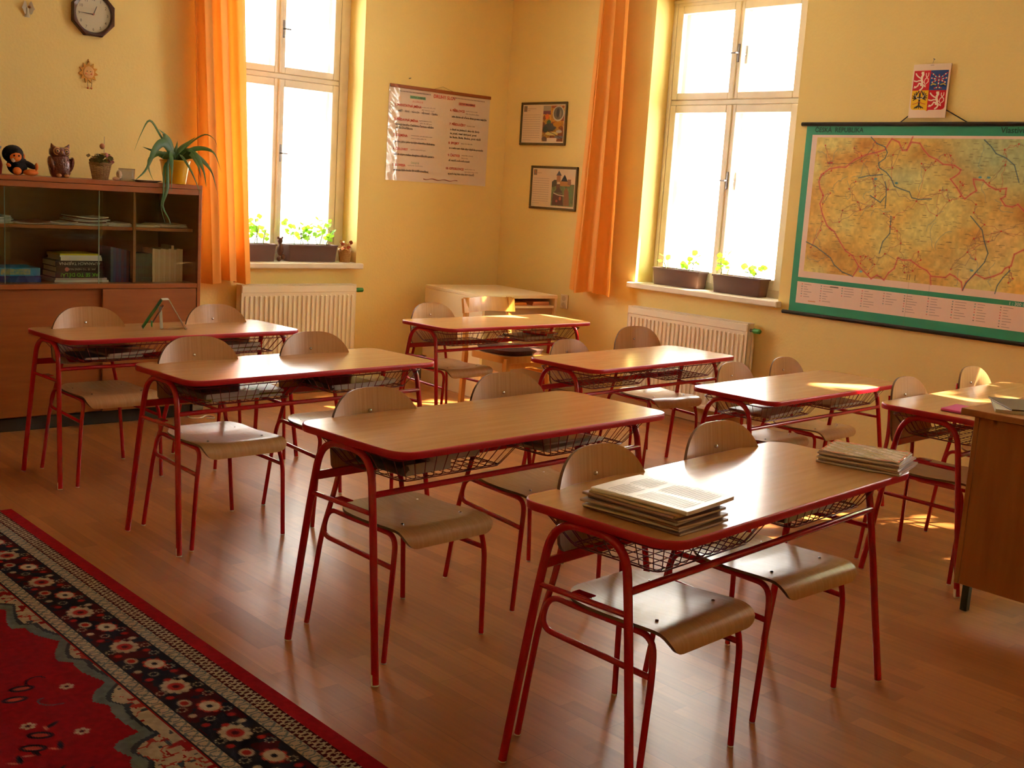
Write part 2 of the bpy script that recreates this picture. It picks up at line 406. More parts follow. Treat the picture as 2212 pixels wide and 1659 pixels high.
struct(wall_u(YB, XL-T, XR, [W1], lambda m, a, b, z0, z1: m.box(a, b, YB, YB+T, z0, z1)), 'wall_back', WALL)
struct(MB().box(XL-T, XL, YF, YB, 0, ZC), 'wall_left', WALL)
struct(MB().box(XL-T, XR, YF-T, YF, 0, ZC), 'wall_front', WALL)
BASE = mat('baseboard_paint', (214, 182, 138), 0.5)
struct(MB().box(XR-0.018, XR, YF, YB-0.018, 0, 0.10, bev=0.005), 'baseboard_right', BASE)
struct(MB().box(XL, XR, YB-0.018, YB, 0, 0.10, bev=0.005), 'baseboard_back', BASE)

def window(n, side, hole, a, b, c):
    """a..b = extent of the casements, c = middle; u runs along the wall, d outwards"""
    if side == 'right': q = lambda m, u0, u1, d0, d1, z0, z1, bev=0.0: m.box(XR+d0, XR+d1, u0, u1, z0, z1, bev=bev); loc = (XR, (hole[0]+hole[1])/2, ZS)
    else: q = lambda m, u0, u1, d0, d1, z0, z1, bev=0.0: m.box(u0, u1, YB+d0, YB+d1, z0, z1, bev=bev); loc = ((hole[0]+hole[1])/2, YB, ZS)
    root = empty('window_%d' % n, loc, kind='structure')
    h0, h1 = hole
    s = MB(); q(s, h0-0.03, h1+0.03, -0.062, -0.001, 0.872, 0.912, 0.006); q(s, h0+0.001, h1-0.001, -0.001, 0.36, 0.872, 0.912)
    s.build('window_sill', WHITE, root, smooth=False)
    for d0 in (0.19, 0.275):
        inner = d0 < 0.3; dd = 0.065 if inner else 0.05
        m = MB(); d1 = d0+dd
        q(m, h0+0.001, a+0.045, d0, d1, 0.912, ZT-0.001); q(m, b-0.045, h1-0.001, d0, d1, 0.912, ZT-0.001)
        q(m, a+0.045, b-0.045, d0, d1, 2.875, ZT-0.001); q(m, a+0.045, b-0.045, d0, d1, 0.912, 0.958)
        q(m, a+0.045, b-0.045, d0-0.004, d1, 2.19, 2.225, 0.004)
        if inner:
            q(m, h0+0.001, h1-0.001, d0-0.012, d0, 2.895, ZT-0.001, 0.003)
            for (u, w) in ((a+0.03, 0.012), (b-0.03, 0.012)):
                q(m, u-w, u+w, d0-0.01, d0, 0.912, 2.895, 0.003)
        m.build('frame', WHITE, root, smooth=False)
        for (u0, u1, lft) in ((a+0.047, c-0.001, 0), (c+0.001, b-0.047, 1)):
            for (z0, z1, rb) in ((0.96, 2.188, 0.07), (2.227, 2.873, 0.047)):
                m = MB(); e0 = d0-0.012 if inner else d0+0.002; e1 = d0+0.036
                wl = 0.053 if not lft else 0.041; wr = 0.041 if not lft else 0.053
                q(m, u0, u0+wl, e0, e1, z0, z1, 0.004); q(m, u1-wr, u1, e0, e1, z0, z1, 0.004)
                q(m, u0+wl, u1-wr, e0, e1, z0, z0+rb, 0.004); q(m, u0+wl, u1-wr, e0, e1, z1-0.053, z1, 0.004)
                sash = m.build('sash', WHITE, root, smooth=False)
                g = MB(); q(g, u0+wl-0.004, u1-wr+0.004, e0+0.014, e0+0.018, z0+rb-0.004, z1-0.049); g.build('glass_pane', GLASS, sash, smooth=False)
                if (side == 'back') == bool(lft):
                    zc = (z0+z1)/2+(0.1 if z1 < 2.5 else -0.02); uu = u0+0.02 if lft else u1-0.02
                    h = MB(); q(h, uu-0.009, uu+0.009, e0-0.006, e0, zc-0.06, zc+0.06, 0.002)
                    q(h, uu-0.005, uu+0.005, e0-0.035, e0-0.006, zc-0.005, zc+0.005)
                    q(h, uu-0.005, uu+0.04, e0-0.04, e0-0.032, zc-0.007, zc+0.003, 0.002)
                    h.build('handle', DARKSTEEL, sash, smooth=False)
    m = MB(); q(m, c-0.012, c+0.012, 0.168, 0.178, 0.965, 2.186, 0.004); q(m, c-0.012, c+0.012, 0.168, 0.178, 2.23, 2.87, 0.004)
    m.build('cover_strip', WHITE, root, smooth=False)
    return root
window(1, 'back', W1, 3.785, 4.89, 4.345)
window(2, 'right', W2, 4.465, 5.645, 5.052)
window(3, 'right', W3, 1.055, 2.235, 1.642)

# ---------------------------------------------------------------- radiators
def radiator(side, u0, u1, z1, valve_u, label):
    z0 = 0.115
    if side == 'right': P = lambda u, d, z: (XR-d, u, z); loc = (XR-0.07, (u0+u1)/2, z0)
    else: P = lambda u, d, z: (u, YB-d, z); loc = ((u0+u1)/2, YB-0.07, z0)
    def q(m, a, b, d0, d1, za, zb, bev=0.0):
        A, B = P(a, d0, za), P(b, d1, zb); m.box(min(A[0], B[0]), max(A[0], B[0]), min(A[1], B[1]), max(A[1], B[1]), za, zb, bev=bev)
    root = empty('radiator', loc, label=label, cat='radiator', group='white panel radiators under the windows')
    m = MB(); q(m, u0, u1, 0.085, 0.10, z0, z1-0.004, 0.004); q(m, u0+0.004, u1-0.004, 0.035, 0.045, z0, z1-0.004)
    n = int((u1-u0-0.04)/0.0365); w = (u1-u0-0.03)/n
    for i in range(n):
        c = u0+0.015+w*(i+.5); q(m, c-0.0105, c+0.0105, 0.0995, 0.109, z0+0.045, z1-0.075, 0.006)
    q(m, u0+0.003, u1-0.003, 0.0995, 0.106, z1-0.055, z1-0.006, 0.003); q(m, u0+0.003, u1-0.003, 0.0995, 0.106, z0+0.004, z0+0.03, 0.003)
    m.build('panel', RADW, root, smooth=False)
    for a, b in ((u0, u0+0.006), (u1-0.006, u1)):
        m = MB(); q(m, a, b, 0.032, 0.102, z0+0.02, z1, 0.002); m.build('side_cover', RADW, root, smooth=False)
    m = MB(); q(m, u0, u1, 0.088, 0.104, z1-0.003, z1+0.001, 0.001); q(m, u0, u1, 0.032, 0.042, z1-0.003, z1+0.001)
    k = u0+0.01
    while k < u1-0.01: q(m, k, k+0.006, 0.042, 0.088, z1-0.003, z1); k += 0.014
    m.build('top_grille', RADW, root, smooth=False)
    for c in (u0+0.18, u1-0.18):
        m = MB(); q(m, c-0.015, c+0.015, 0.001, 0.034, z1-0.12, z1-0.06); m.build('bracket', DARKSTEEL, root, smooth=False)
    sg = 1 if valve_u > (u0+u1)/2 else -1; e = u1 if sg > 0 else u0; zv = z1-0.045
    m = MB(); m.tube([P(e-sg*0.01, 0.07, zv), P(e+sg*0.02, 0.07, zv)], 0.011); m.build('valve_body', DARKSTEEL, root)
    m = MB(); m.tube([P(e+sg*0.02, 0.07, zv), P(e+sg*0.03, 0.07, zv), P(e+sg*0.075, 0.07, zv), P(e+sg*0.082, 0.07, zv)], [0.012, 0.017, 0.016, 0.009], 16)
    m.build('thermostat_knob', mat('green_cap', (58, 140, 60), 0.35), root)
    m = MB(); m.tube(fillet([P(e+sg*0.012, 0.068, zv), P(e+sg*0.012, 0.05, zv-0.06), P(e+sg*0.012, 0.05, 0.0)], 0.03), 0.009); m.build('pipe', RADW, root)
    return root
radiator('back', 3.93, 4.875, 0.762, 4.95, 'white ribbed radiator under the window beside the glass cabinet')
radiator('right', 4.535, 5.60, 0.748, 4.4, 'white ribbed radiator under the window beside the map')

# ---------------------------------------------------------------- curtains
def curtain(P, L, Rr, z0, z1, npl, seed, label):
    rg = random.Random(seed); ph = [rg.uniform(0, 6) for _ in range(5)]
    def fn(u, v):
        t = 1-v; a = L[0]+(L[1]-L[0])*t; b = Rr[0]+(Rr[1]-Rr[0])*t
        uu = u+0.03*math.sin(3*t+ph[0])*math.sin(PI*u)
        d = 0.030*math.sin(2*PI*npl*uu+ph[1]+0.5*t)+0.012*math.sin(2*PI*(npl*1.9)*uu+ph[2]+1.3*t)
        d *= 0.75+0.45*t
        zz = z1+(z0-z1)*t
        if t > 0.995: zz += 0.012*math.sin(9*u+ph[3])
        return P(a+(b-a)*u+0.010*math.sin(2*PI*npl*uu*2+ph[4]), d, zz)
    m = MB().sheet(fn, 130, 60, 0.0015)
    o = m.build('curtain', CURT, ang=80); return tag(o, label, 'curtain', 'orange curtains beside the windows')
curtain(lambda u, d, z: (u, YB-0.125-d, z), (3.53, 3.635), (3.885, 4.005), 0.785, 2.98, 3.2, 3, 'orange satin curtain hanging between the glass cabinet and the window')
curtain(lambda u, d, z: (XR-0.125-d, u, z), (6.085, 6.205), (5.80, 5.75), 0.80, 2.98, 2.6, 11, 'orange satin curtain hanging beside the two framed pictures')
for (A, B, lb) in (((3.3, YB-0.125, 2.99), (5.3, YB-0.125, 2.99), 'wooden curtain rod over the window by the glass cabinet'), ((XR-0.125, 3.9, 2.99), (XR-0.125, 6.4, 2.99), 'wooden curtain rod over the window by the map')):
    rd = empty('curtain_rod', A, label=lb, cat='curtain rod')
    MB().tube([A, B], 0.012).build('rod', LIGHTWOOD, rd)
    for t in (0.03, 0.97):
        p = Vector(A).lerp(Vector(B), t); w = Vector((0, 0.125, 0)) if A[1] == B[1] else Vector((0.125, 0, 0))
        MB().tube([p, p+w], 0.008).build('bracket', LIGHTWOOD, rd)

# ---------------------------------------------------------------- tall glass-fronted cabinet
CX0, CX1, CY, CZ = 1.25, 3.335, 6.50, 1.425
cabt = empty('glass_cabinet', ((CX0+CX1)/2, CY+0.3, 0), label='long brown cabinet with sliding glass doors above sliding wooden doors', cat='cabinet')
cb = lambda nm, m_, *a, **k: MB().box(*a, bev=k.get('bev', 0.002)).build(nm, m_, cabt, smooth=False)
D1 = CY+0.55
cb('top', CABW, CX0, CX1, CY-0.004, D1, 1.40, CZ)
cb('top_rail', CABW, CX0+0.02, CX1-0.02, CY+0.001, CY+0.05, 1.365, 1.399)
cb('side_panel', CABW, CX1-0.022, CX1, CY, D1, 0.075, 1.399)
cb('side_panel', CABW, CX0, CX0+0.022, CY, D1, 0.075, 1.399)
cb('back_panel', CABIN, CX0+0.022, CX1-0.022, D1-0.012, D1, 0.075, 1.399)
cb('divider', CABIN, 2.93, 2.948, CY+0.06, D1-0.012, 0.835, 1.399)
cb('shelf', CABW, CX0+0.022, CX1-0.022, CY+0.07, D1-0.012, 1.140, 1.160)
cb('middle_board', CABW, CX0+0.022, CX1-0.022, CY+0.001, D1-0.012, 0.806, 0.834)
cb('bottom_board', CABW, CX0+0.022, CX1-0.022, CY+0.05, D1-0.012, 0.076, 0.096)
cb('plinth', DARK, CX0+0.02, CX1-0.03, CY+0.05, D1-0.02, 0.0, 0.074)
cb('sliding_door', CABW, 2.725, CX1-0.023, CY+0.004, CY+0.022, 0.084, 0.804)
cb('sliding_door', CABW, 1.98, 2.745, CY+0.026, CY+0.044, 0.084, 0.804)
cb('sliding_door', CABW, CX0+0.023, 2.0, CY+0.004, CY+0.022, 0.084, 0.804)
for (a, b, y) in ((2.70, CX1-0.024, CY+0.012), (2.19, 2.73, CY+0.024), (CX0+0.024, 2.21, CY+0.012)):
    MB().box(a, b, y, y+0.004, 0.836, 1.363).build('glass_door', CGLASS, cabt, smooth=False)
for (x, y) in ((2.705, CY+0.011), (2.188, CY+0.023)):
    MB().box(x-0.0015, x+0.0015, y, y+0.005, 0.836, 1.363).build('glass_edge', mat('green_glass_edge', (150, 175, 165), 0.2), cabt, smooth=False)
# papers on its shelf
def booklet_pile(x, y, z, w, d, n, curl, cols, seed, label, rz=0.0):
    rg = random.Random(seed); m = MB(); mats_ = [mat('pile_%d_%d_%d' % c, c, 0.6) for c in cols]
    for i in range(n):
        zz = z+0.0065*i; dx, dy, a = rg.uniform(-.012, .012), rg.uniform(-.01, .01), rz+rg.uniform(-.05, .05)
        def fn(u, v, zz=zz, dx=dx, dy=dy, a=a):
            X = (u-.5)*w+dx; Y = (v-.5)*d+dy
            return (x+X*math.cos(a)-Y*math.sin(a), y+X*math.sin(a)+Y*math.cos(a), zz+0.003+curl*(2*u-1)**2*(0.4+i/max(1, n)))
        m.sheet(fn, 8, 2, 0.0045, mi=i % len(cols))
    o = m.build('exercise_books', mats_, smooth=True); return tag(o, label, 'exercise books', 'piles of exercise books on the cabinet shelf')
zs = 1.1605
for i, a in enumerate([
    (2.17, 0.16, 5, 0.010, [(206, 212, 214), (170, 186, 196)], 'pale bluish pile of exercise books at the left end of the cabinet shelf'),
    (2.37, 0.19, 2, 0.011, [(214, 196, 196), (120, 42, 46)], 'thin curled pink pile of exercise books second from the left on the shelf'),
    (2.545, 0.16, 2, 0.010, [(190, 198, 214), (214, 214, 220)], 'thin curled bluish pile of exercise books between two thicker piles on the shelf'),
    (2.70, 0.19, 7, 0.007, [(226, 226, 224), (206, 210, 216), (110, 40, 42)], 'tallest pile of exercise books with a dark red one near the glass edge'),
    (2.87, 0.14, 3, 0.006, [(222, 206, 204), (230, 224, 214)], 'low pinkish pile of exercise books right of the tallest pile'),
    (3.03, 0.16, 2, 0.004, [(222, 210, 186)], 'flat cream pile of exercise books behind the dangling plant shoots'),
    (3.20, 0.17, 3, 0.004, [(206, 186, 168), (226, 216, 200)], 'cream pile of exercise books at the right end of the cabinet shelf')]):
    booklet_pile(a[0], CY+0.20, zs, a[1], 0.22, a[2], a[3], a[4], i, a[5])
# books on the middle board
ZB = 0.8345
def book(x0, x1, y0, y1, z0, z1, col, label, spine='front', text=None, tcol=(220, 220, 220), tsize=0.02, flip=False, group=None, name='book', cat='book', rough=0.45):
    c = mat('cover_%d_%d_%d' % tuple(col), col, rough)
    root = empty(name, ((x0+x1)/2, (y0+y1)/2, z0), label=label, cat=cat, group=group)
    m = MB(); t = 0.0025
    if z1-z0 < x1-x0:   # lying flat, spine towards the room
        m.box(x0, x1, y0, y1, z0, z0+t); m.box(x0, x1, y0, y1, z1-t, z1); m.box(x0, x1, y0, y0+t, z0+t, z1-t)
        p = MB().box(x0+.004, x1-.004, y0+t, y1-.004, z0+t, z1-t)
    else:               # standing, spine towards the room
        m.box(x0, x0+t*.6, y0, y1, z0, z1); m.box(x1-t*.6, x1, y0, y1, z0, z1); m.box(x0+t*.6, x1-t*.6, y0, y0+t, z0, z1)
        p = MB().box(x0+t*.6, x1-t*.6, y0+t, y1-.004, z0+.003, z1-.004)
    m.build('cover', c, root, smooth=False); p.build('pages', PAPER, root, smooth=False)
    if text:
        tm = MB()
        if flip: text_mb(tm, text, tsize, ((x0+x1)/2, y0-.0006, (z0+z1)/2+tsize*.36), (-1, 0, 0), (0, 0, -1), 'CENTER')
        else: text_mb(tm, text, tsize, ((x0+x1)/2, y0-.0006, (z0+z1)/2-tsize*.36), (1, 0, 0), (0, 0, 1), 'CENTER')
        tm.build('spine_title', mat('title_%d_%d_%d' % tuple(tcol), tcol, 0.5), root, smooth=False)
    return root
Y0 = CY+0.10
g = 'books stacked flat behind the glass'
zz = ZB
for (dx0, dx1, h, col, lb, tx, tc, ts) in [
    (2.485, 2.80, 0.012, (206, 204, 200), 'thin white book at the bottom of the flat book stack', None, None, 0),
    (2.49, 2.79, 0.012, (196, 176, 176), 'thin pinkish book second from the bottom of the flat stack', None, None, 0),
    (2.49, 2.775, 0.034, (34, 32, 28), 'thick black book with bright green upside-down spine title', 'JAK SE TO DĚLÁ?', (110, 200, 50), 0.030),
    (2.495, 2.775, 0.030, (38, 30, 28), 'black book with small white upside-down title and a pink disc', 'JAK SE TO NENÍ NUDA', (190, 176, 160), 0.017),
    (2.49, 2.77, 0.034, (34, 34, 34), 'thick black book with white upside-down title on its spine', 'ALMANACH TAJEMNA', (220, 216, 206), 0.024),
    (2.52, 2.76, 0.020, (226, 222, 212), 'white book under the yellow one on the flat stack', None, None, 0),
    (2.515, 2.755, 0.010, (226, 226, 222), 'thin white booklet just below the yellow booklet', None, None, 0),
    (2.515, 2.745, 0.008, (214, 200, 30), 'thin yellow booklet on top of the flat book stack', None, None, 0)]:
    r_b = book(dx0, dx1, Y0, Y0+0.21, zz, zz+h, col, lb, text=tx, tcol=tc or (0, 0, 0), tsize=ts, flip=True, group=g)
    if 'disc' in lb:
        MB().tube([(dx0+0.06, Y0-.0008, zz+h/2), (dx0+0.06, Y0, zz+h/2)], 0.012, 16).build('disc', mat('pink_disc', (196, 120, 110), .5), r_b)
    zz += h+0.0004
rg = random.Random(5); x = 2.812
blues = [(64, 84, 104), (44, 62, 110), (60, 50, 96), (38, 60, 112), (66, 52, 90), (40, 54, 104), (70, 40, 74), (36, 50, 96)]
nm_ = ['grey-blue', 'dark blue', 'violet', 'bright navy', 'purple', 'deep blue', 'plum', 'midnight blue']
for i, c in enumerate(blues):
    w = 0.0155; book(x, x+w, Y0, Y0+0.16, ZB, ZB+0.205-0.003*i, c, '%s upright book, %s of the blue-violet row beside the flat stack' % (nm_[i], ['first', 'second', 'third', 'fourth', 'fifth', 'sixth', 'seventh', 'last'][i]), group='upright blue and violet books'); x += w+0.0006
ords = ['first', 'second', 'third', 'fourth', 'fifth', 'sixth', 'seventh', 'eighth', 'ninth', 'tenth', 'last']
x = 2.9585
for i in range(9):
    w = 0.0115; book(x, x+w, Y0, Y0+0.13, ZB, ZB+0.17, (44, 58, 36) if i % 2 else (50, 64, 38), 'slim dark green book with golden rings, %s of its row from the violet books' % (ords[i] if i < 8 else 'last'), group='slim green books'); x += w+0.0005
x = 3.07
for i in range(11):
    w = 0.0165 if i < 9 else 0.02; hh = 0.20 if i != 7 else 0.222
    book(x, x+w, Y0, Y0+0.14, ZB, ZB+hh-0.002*(i % 3), (196, 170, 132) if i % 2 else (204, 180, 146), 'cream upright book, %s of the cream row right of the green books' % ords[i], group='upright cream books'); x += w+0.0006
bx_ = empty('game_box', (2.28, Y0+0.1, ZB), label='flat light blue box on a dark blue one at the left of the cabinet', cat='box')
MB().box(2.12, 2.405, Y0, Y0+0.22, ZB+0.0365, ZB+0.082, bev=.002).build('upper_box', mat('sky_blue_card', (44, 140, 190), .5), bx_, smooth=False)
MB().box(2.12, 2.41, Y0, Y0+0.22, ZB, ZB+0.036, bev=.002).build('lower_box', mat('navy_card', (26, 50, 128), .5), bx_, smooth=False)
MB().box(2.19, 2.35, Y0-.001, Y0, ZB+0.044, ZB+0.076).build('printed_panel', mat('print_yellow', (178, 168, 84), .5, noise=((60, 60, 60), 3, .5, (60, 130, 150))), bx_, smooth=False)

# ---------------------------------------------------------------- low corner cabinet
lc = empty('low_cabinet', (5.415, 6.255, 0), math.radians(-6), label='low cream cabinet with an open top shelf in the room corner', cat='cabinet')
def lb_(nm, m_, *a): return MB().box(*a, bev=.002).build(nm, m_, lc, smooth=False, local=True)
lb_('top', CREAM, 0, .68, 0, .79, .735, .76); lb_('side_panel', CREAM, 0, .022, 0.002, .79, 0, .734); lb_('side_panel', CREAM, .658, .68, .002, .79, 0, .734)
lb_('back_panel', CREAM, .022, .658, .775, .79, .02, .734); lb_('shelf', CREAM, .022, .658, .01, .775, .662, .680)
lb_('front_panel', mat('greige_laminate', (168, 138, 104), .5), .022, .658, .03, .045, .03, .661); lb_('bottom_board', CREAM, .022, .658, .046, .775, .03, .05)
def in_lc(x, y, z):
    a = math.radians(-6); return (5.415+x*math.cos(a)-y*math.sin(a), 6.255+x*math.sin(a)+y*math.cos(a), z)
for (x, w, h, c, lb, nm) in ((.36, .12, .022, (196, 110, 30), 'orange folder on the open shelf of the corner cabinet', 'folder'), (.55, .16, .028, (196, 128, 90), 'reddish paper pile at the right of the corner cabinet shelf', 'paper_pile')):
    p = in_lc(x, .15, .6805); o = empty(nm, p, math.radians(-6), label=lb, cat='papers')
    for k in range(3): MB().box(-w/2+.004*k, w/2-.003*k, -.12, .12, h/3*k, h/3*(k+1)-.0006).build('sheet', mat('%s_%d' % (nm, k), tuple(min(255, v+18*k) for v in c), .6), o, smooth=False, local=True)
# ---------------------------------------------------------------- wall socket, nails
so = empty('wall_socket', (XR-0.001, 6.355, 0.69), label='cream double wall socket right of the corner cabinet', cat='socket')
MB().box(XR-.014, XR-.0005, 6.318, 6.392, .635, .745, bev=.004).build('plate', mat('cream_plastic', (232, 216, 178), .4), so, smooth=False)
for z in (.715, .665): MB().tube([(XR-.016, 6.355, z), (XR-.0135, 6.355, z)], [.019, .021], 18).build('outlet', mat('cream_plastic2', (206, 186, 146), .4), so)
nl = MB().tube([(5.365-.02, YB, 2.295), (5.365-.02, YB-.02, 2.297)], .004, 8).build('nail', DARKSTEEL); tag(nl, 'small dark nail in the wall above the word poster', 'nail')
# ================================================================ SCHOOL DESKS
DL, DD, DH = 1.30, 0.4986, 0.715
def rrect(hx, hy, r, n=7):
    out = []
    for cx, cy, a0 in ((hx-r, hy-r, 0), (-hx+r, hy-r, 90), (-hx+r, -hy+r, 180), (hx-r, -hy+r, 270)):
        for k in range(n+1):
            a = math.radians(a0+90*k/n); out.append((cx+r*math.cos(a), cy+r*math.sin(a)))
    return out
def make_desk():
    root = empty('school_desk')
    hx, hy = DL/2, DD/2
    inner = rrect(hx-.004, hy-.004, .066)
    top = MB().prism(inner, DH-.021, DH).build('tabletop', BEECH, root, smooth=False, local=True)
    e = MB(); rings = [(-.005, DH-.0215), (-.001, DH-.022), (0, DH-.018), (.0005, DH-.011), (0, DH-.004), (-.0015, DH-.0005), (-.005, DH+.0002)]
    V = []; F = []; L0 = [rrect(hx+o_, hy+o_, .07+o_) for o_, z in rings]; n = len(L0[0])
    for (o_, z), Lp in zip(rings, L0): V += [(x, y, z) for x, y in Lp]
    for i in range(len(rings)-1):
        for k in range(n): F.append((i*n+k, i*n+(k+1) % n, (i+1)*n+(k+1) % n, (i+1)*n+k))
    e.add(V, F); eo = e.build('edge_band', REDEDGE, top, local=True, ang=60); eo['label'] = 'rounded red plastic edge'
    for s in (-1, 1):
        X = lambda z: s*(.630+.034*(1-z/.677))
        pts = fillet([(X(0), -.20, .004), (X(.5), -.130, .5), (X(.677), -.100, .681), (X(.677), .128, .681), (X(.5), .160, .5), (X(0), .222, .004)], [.3, .085, .085, .3], 8)
        fr = MB().tube(pts, .0116, 14)
        lf = fr.build('leg_frame', RED, root, local=True, ang=60)
        MB().tube([(X(.505), -.130, .505), (X(.505), .160, .505)], .0078, 10).build('crossbar', RED, lf, local=True)
        MB().box(min(X(.5), X(.5)-s*.03), max(X(.5), X(.5)-s*.03), -.005, .05, .511, .515, bev=.001).build('bag_hook', RED, lf, smooth=False, local=True)
        for (y, hgt) in ((-.20, .034 if s < 0 else .005), (.222, .005)):
            t = hgt/.5; yy = y+(.07 if y < 0 else -.062)*t
            MB().tube([(X(0), y, 0), (X(0)-s*.0346*t*.7, yy, hgt)], .0118 if hgt > .01 else .0108, 14).build('foot_cap', CAP, lf, local=True)
    MB().tube([(-.634, -.1225, .562), (.634, -.1225, .562)], .0098, 12).build('front_beam', RED, root, local=True)
    MB().box(-.634, .634, .147, .157, .546, .574, bev=.002).build('rear_beam', RED, root, smooth=False, local=True)
    MB().box(-.622, .622, -.012, .016, .669, .6925, bev=.002).build('top_rail', RED, root, smooth=False, local=True)
    WIRE = mat('dark_red_wire', (112, 10, 16), .35)
    for cx in (-.312, .338):
        w = MB(); zt, zb = .668, .588
        ty0, ty1, by0, by1 = -.165, .205, -.125, .16; thx, bhx = .272, .212
        w.tube(fillet([(cx-thx, 0, zt), (cx-thx, ty0, zt), (cx+thx, ty0, zt), (cx+thx, ty1, zt), (cx-thx, ty1, zt), (cx-thx, 0, zt)], .03, 4), .0026, 6)
        w.tube(fillet([(cx-bhx, 0, zb), (cx-bhx, by0, zb), (cx+bhx, by0, zb), (cx+bhx, by1, zb), (cx-bhx, by1, zb), (cx-bhx, 0, zb)], .03, 4), .0022, 6)
        for i in range(12):
            t = (i-5.5)/5.5*.93; w.tube(fillet([(cx+t*thx, ty0, zt), (cx+t*bhx, by0, zb), (cx+t*bhx, by1, zb), (cx+t*thx, ty1, zt)], .012, 2), .0015, 5)
        for i in range(7):
            t = i/6*.9+.05; w.tube(fillet([(cx-thx, ty0+(ty1-ty0)*t, zt), (cx-bhx, by0+(by1-by0)*t, zb), (cx+bhx, by0+(by1-by0)*t, zb), (cx+thx, ty0+(ty1-ty0)*t, zt)], .012, 2), .0015, 5)
        for x in (cx-.2, cx+.2):
            for y in (ty0, ty1): w.tube([(x, y, zt), (x, y, .692)], .0026, 6)
        w.build('wire_basket', WIRE, root, local=True)
    return root
DESKS = {  # x, y, turn, size
 'A': (2.6464, 5.4772, .0482, .990, 'red-edged school desk nearest the brown glass cabinet, with a green tent calendar on it'),
 'B': (2.6667, 4.3228, .0650, .990, 'bare red-edged school desk directly in front of the one with the green tent calendar'),
 'C': (2.6300, 2.9300, .0660, 1.020, 'bare red-edged school desk just behind the one carrying two piles of newspapers'),
 'D': (2.6640, 1.9300, .0860, 1.010, 'nearest red-edged school desk, with two piles of newspapers and magazines on it'),
 'E': (4.8627, 5.4450, .0271, .968, 'red-edged school desk standing before the wooden chair and the low corner cabinet'),
 'F': (4.6323, 4.0662, .0593, .947, 'bare red-edged school desk in front of the radiator beneath the right-hand window'),
 'G': (4.8088, 3.1484, .0470, .930, 'red-edged school desk with sun patches, second from the teacher\'s desk, below the map'),
 'H': (5.0560, 2.2760, .0400, 1.012, 'red-edged school desk with a pink notebook, half hidden by the teacher\'s desk')}
dk0 = make_desk(); DESK = {}
for k_, (x, y, a, s, lb) in DESKS.items():
    o = dk0 if k_ == 'A' else copy_tree(dk0)
    o.location = (x, y, 0); o.rotation_euler = (0, 0, a); o.scale = (s, s*(1.055 if k_ == 'C' else 1), s)
    tag(o, lb, 'desk', 'school desks in two rows'); DESK[k_] = o
def on_desk(k, lx, ly, lz):
    x, y, a, s, _ = DESKS[k]; return (x+s*(lx*math.cos(a)-ly*math.sin(a)), y+s*(lx*math.sin(a)+ly*math.cos(a)), lz*s)

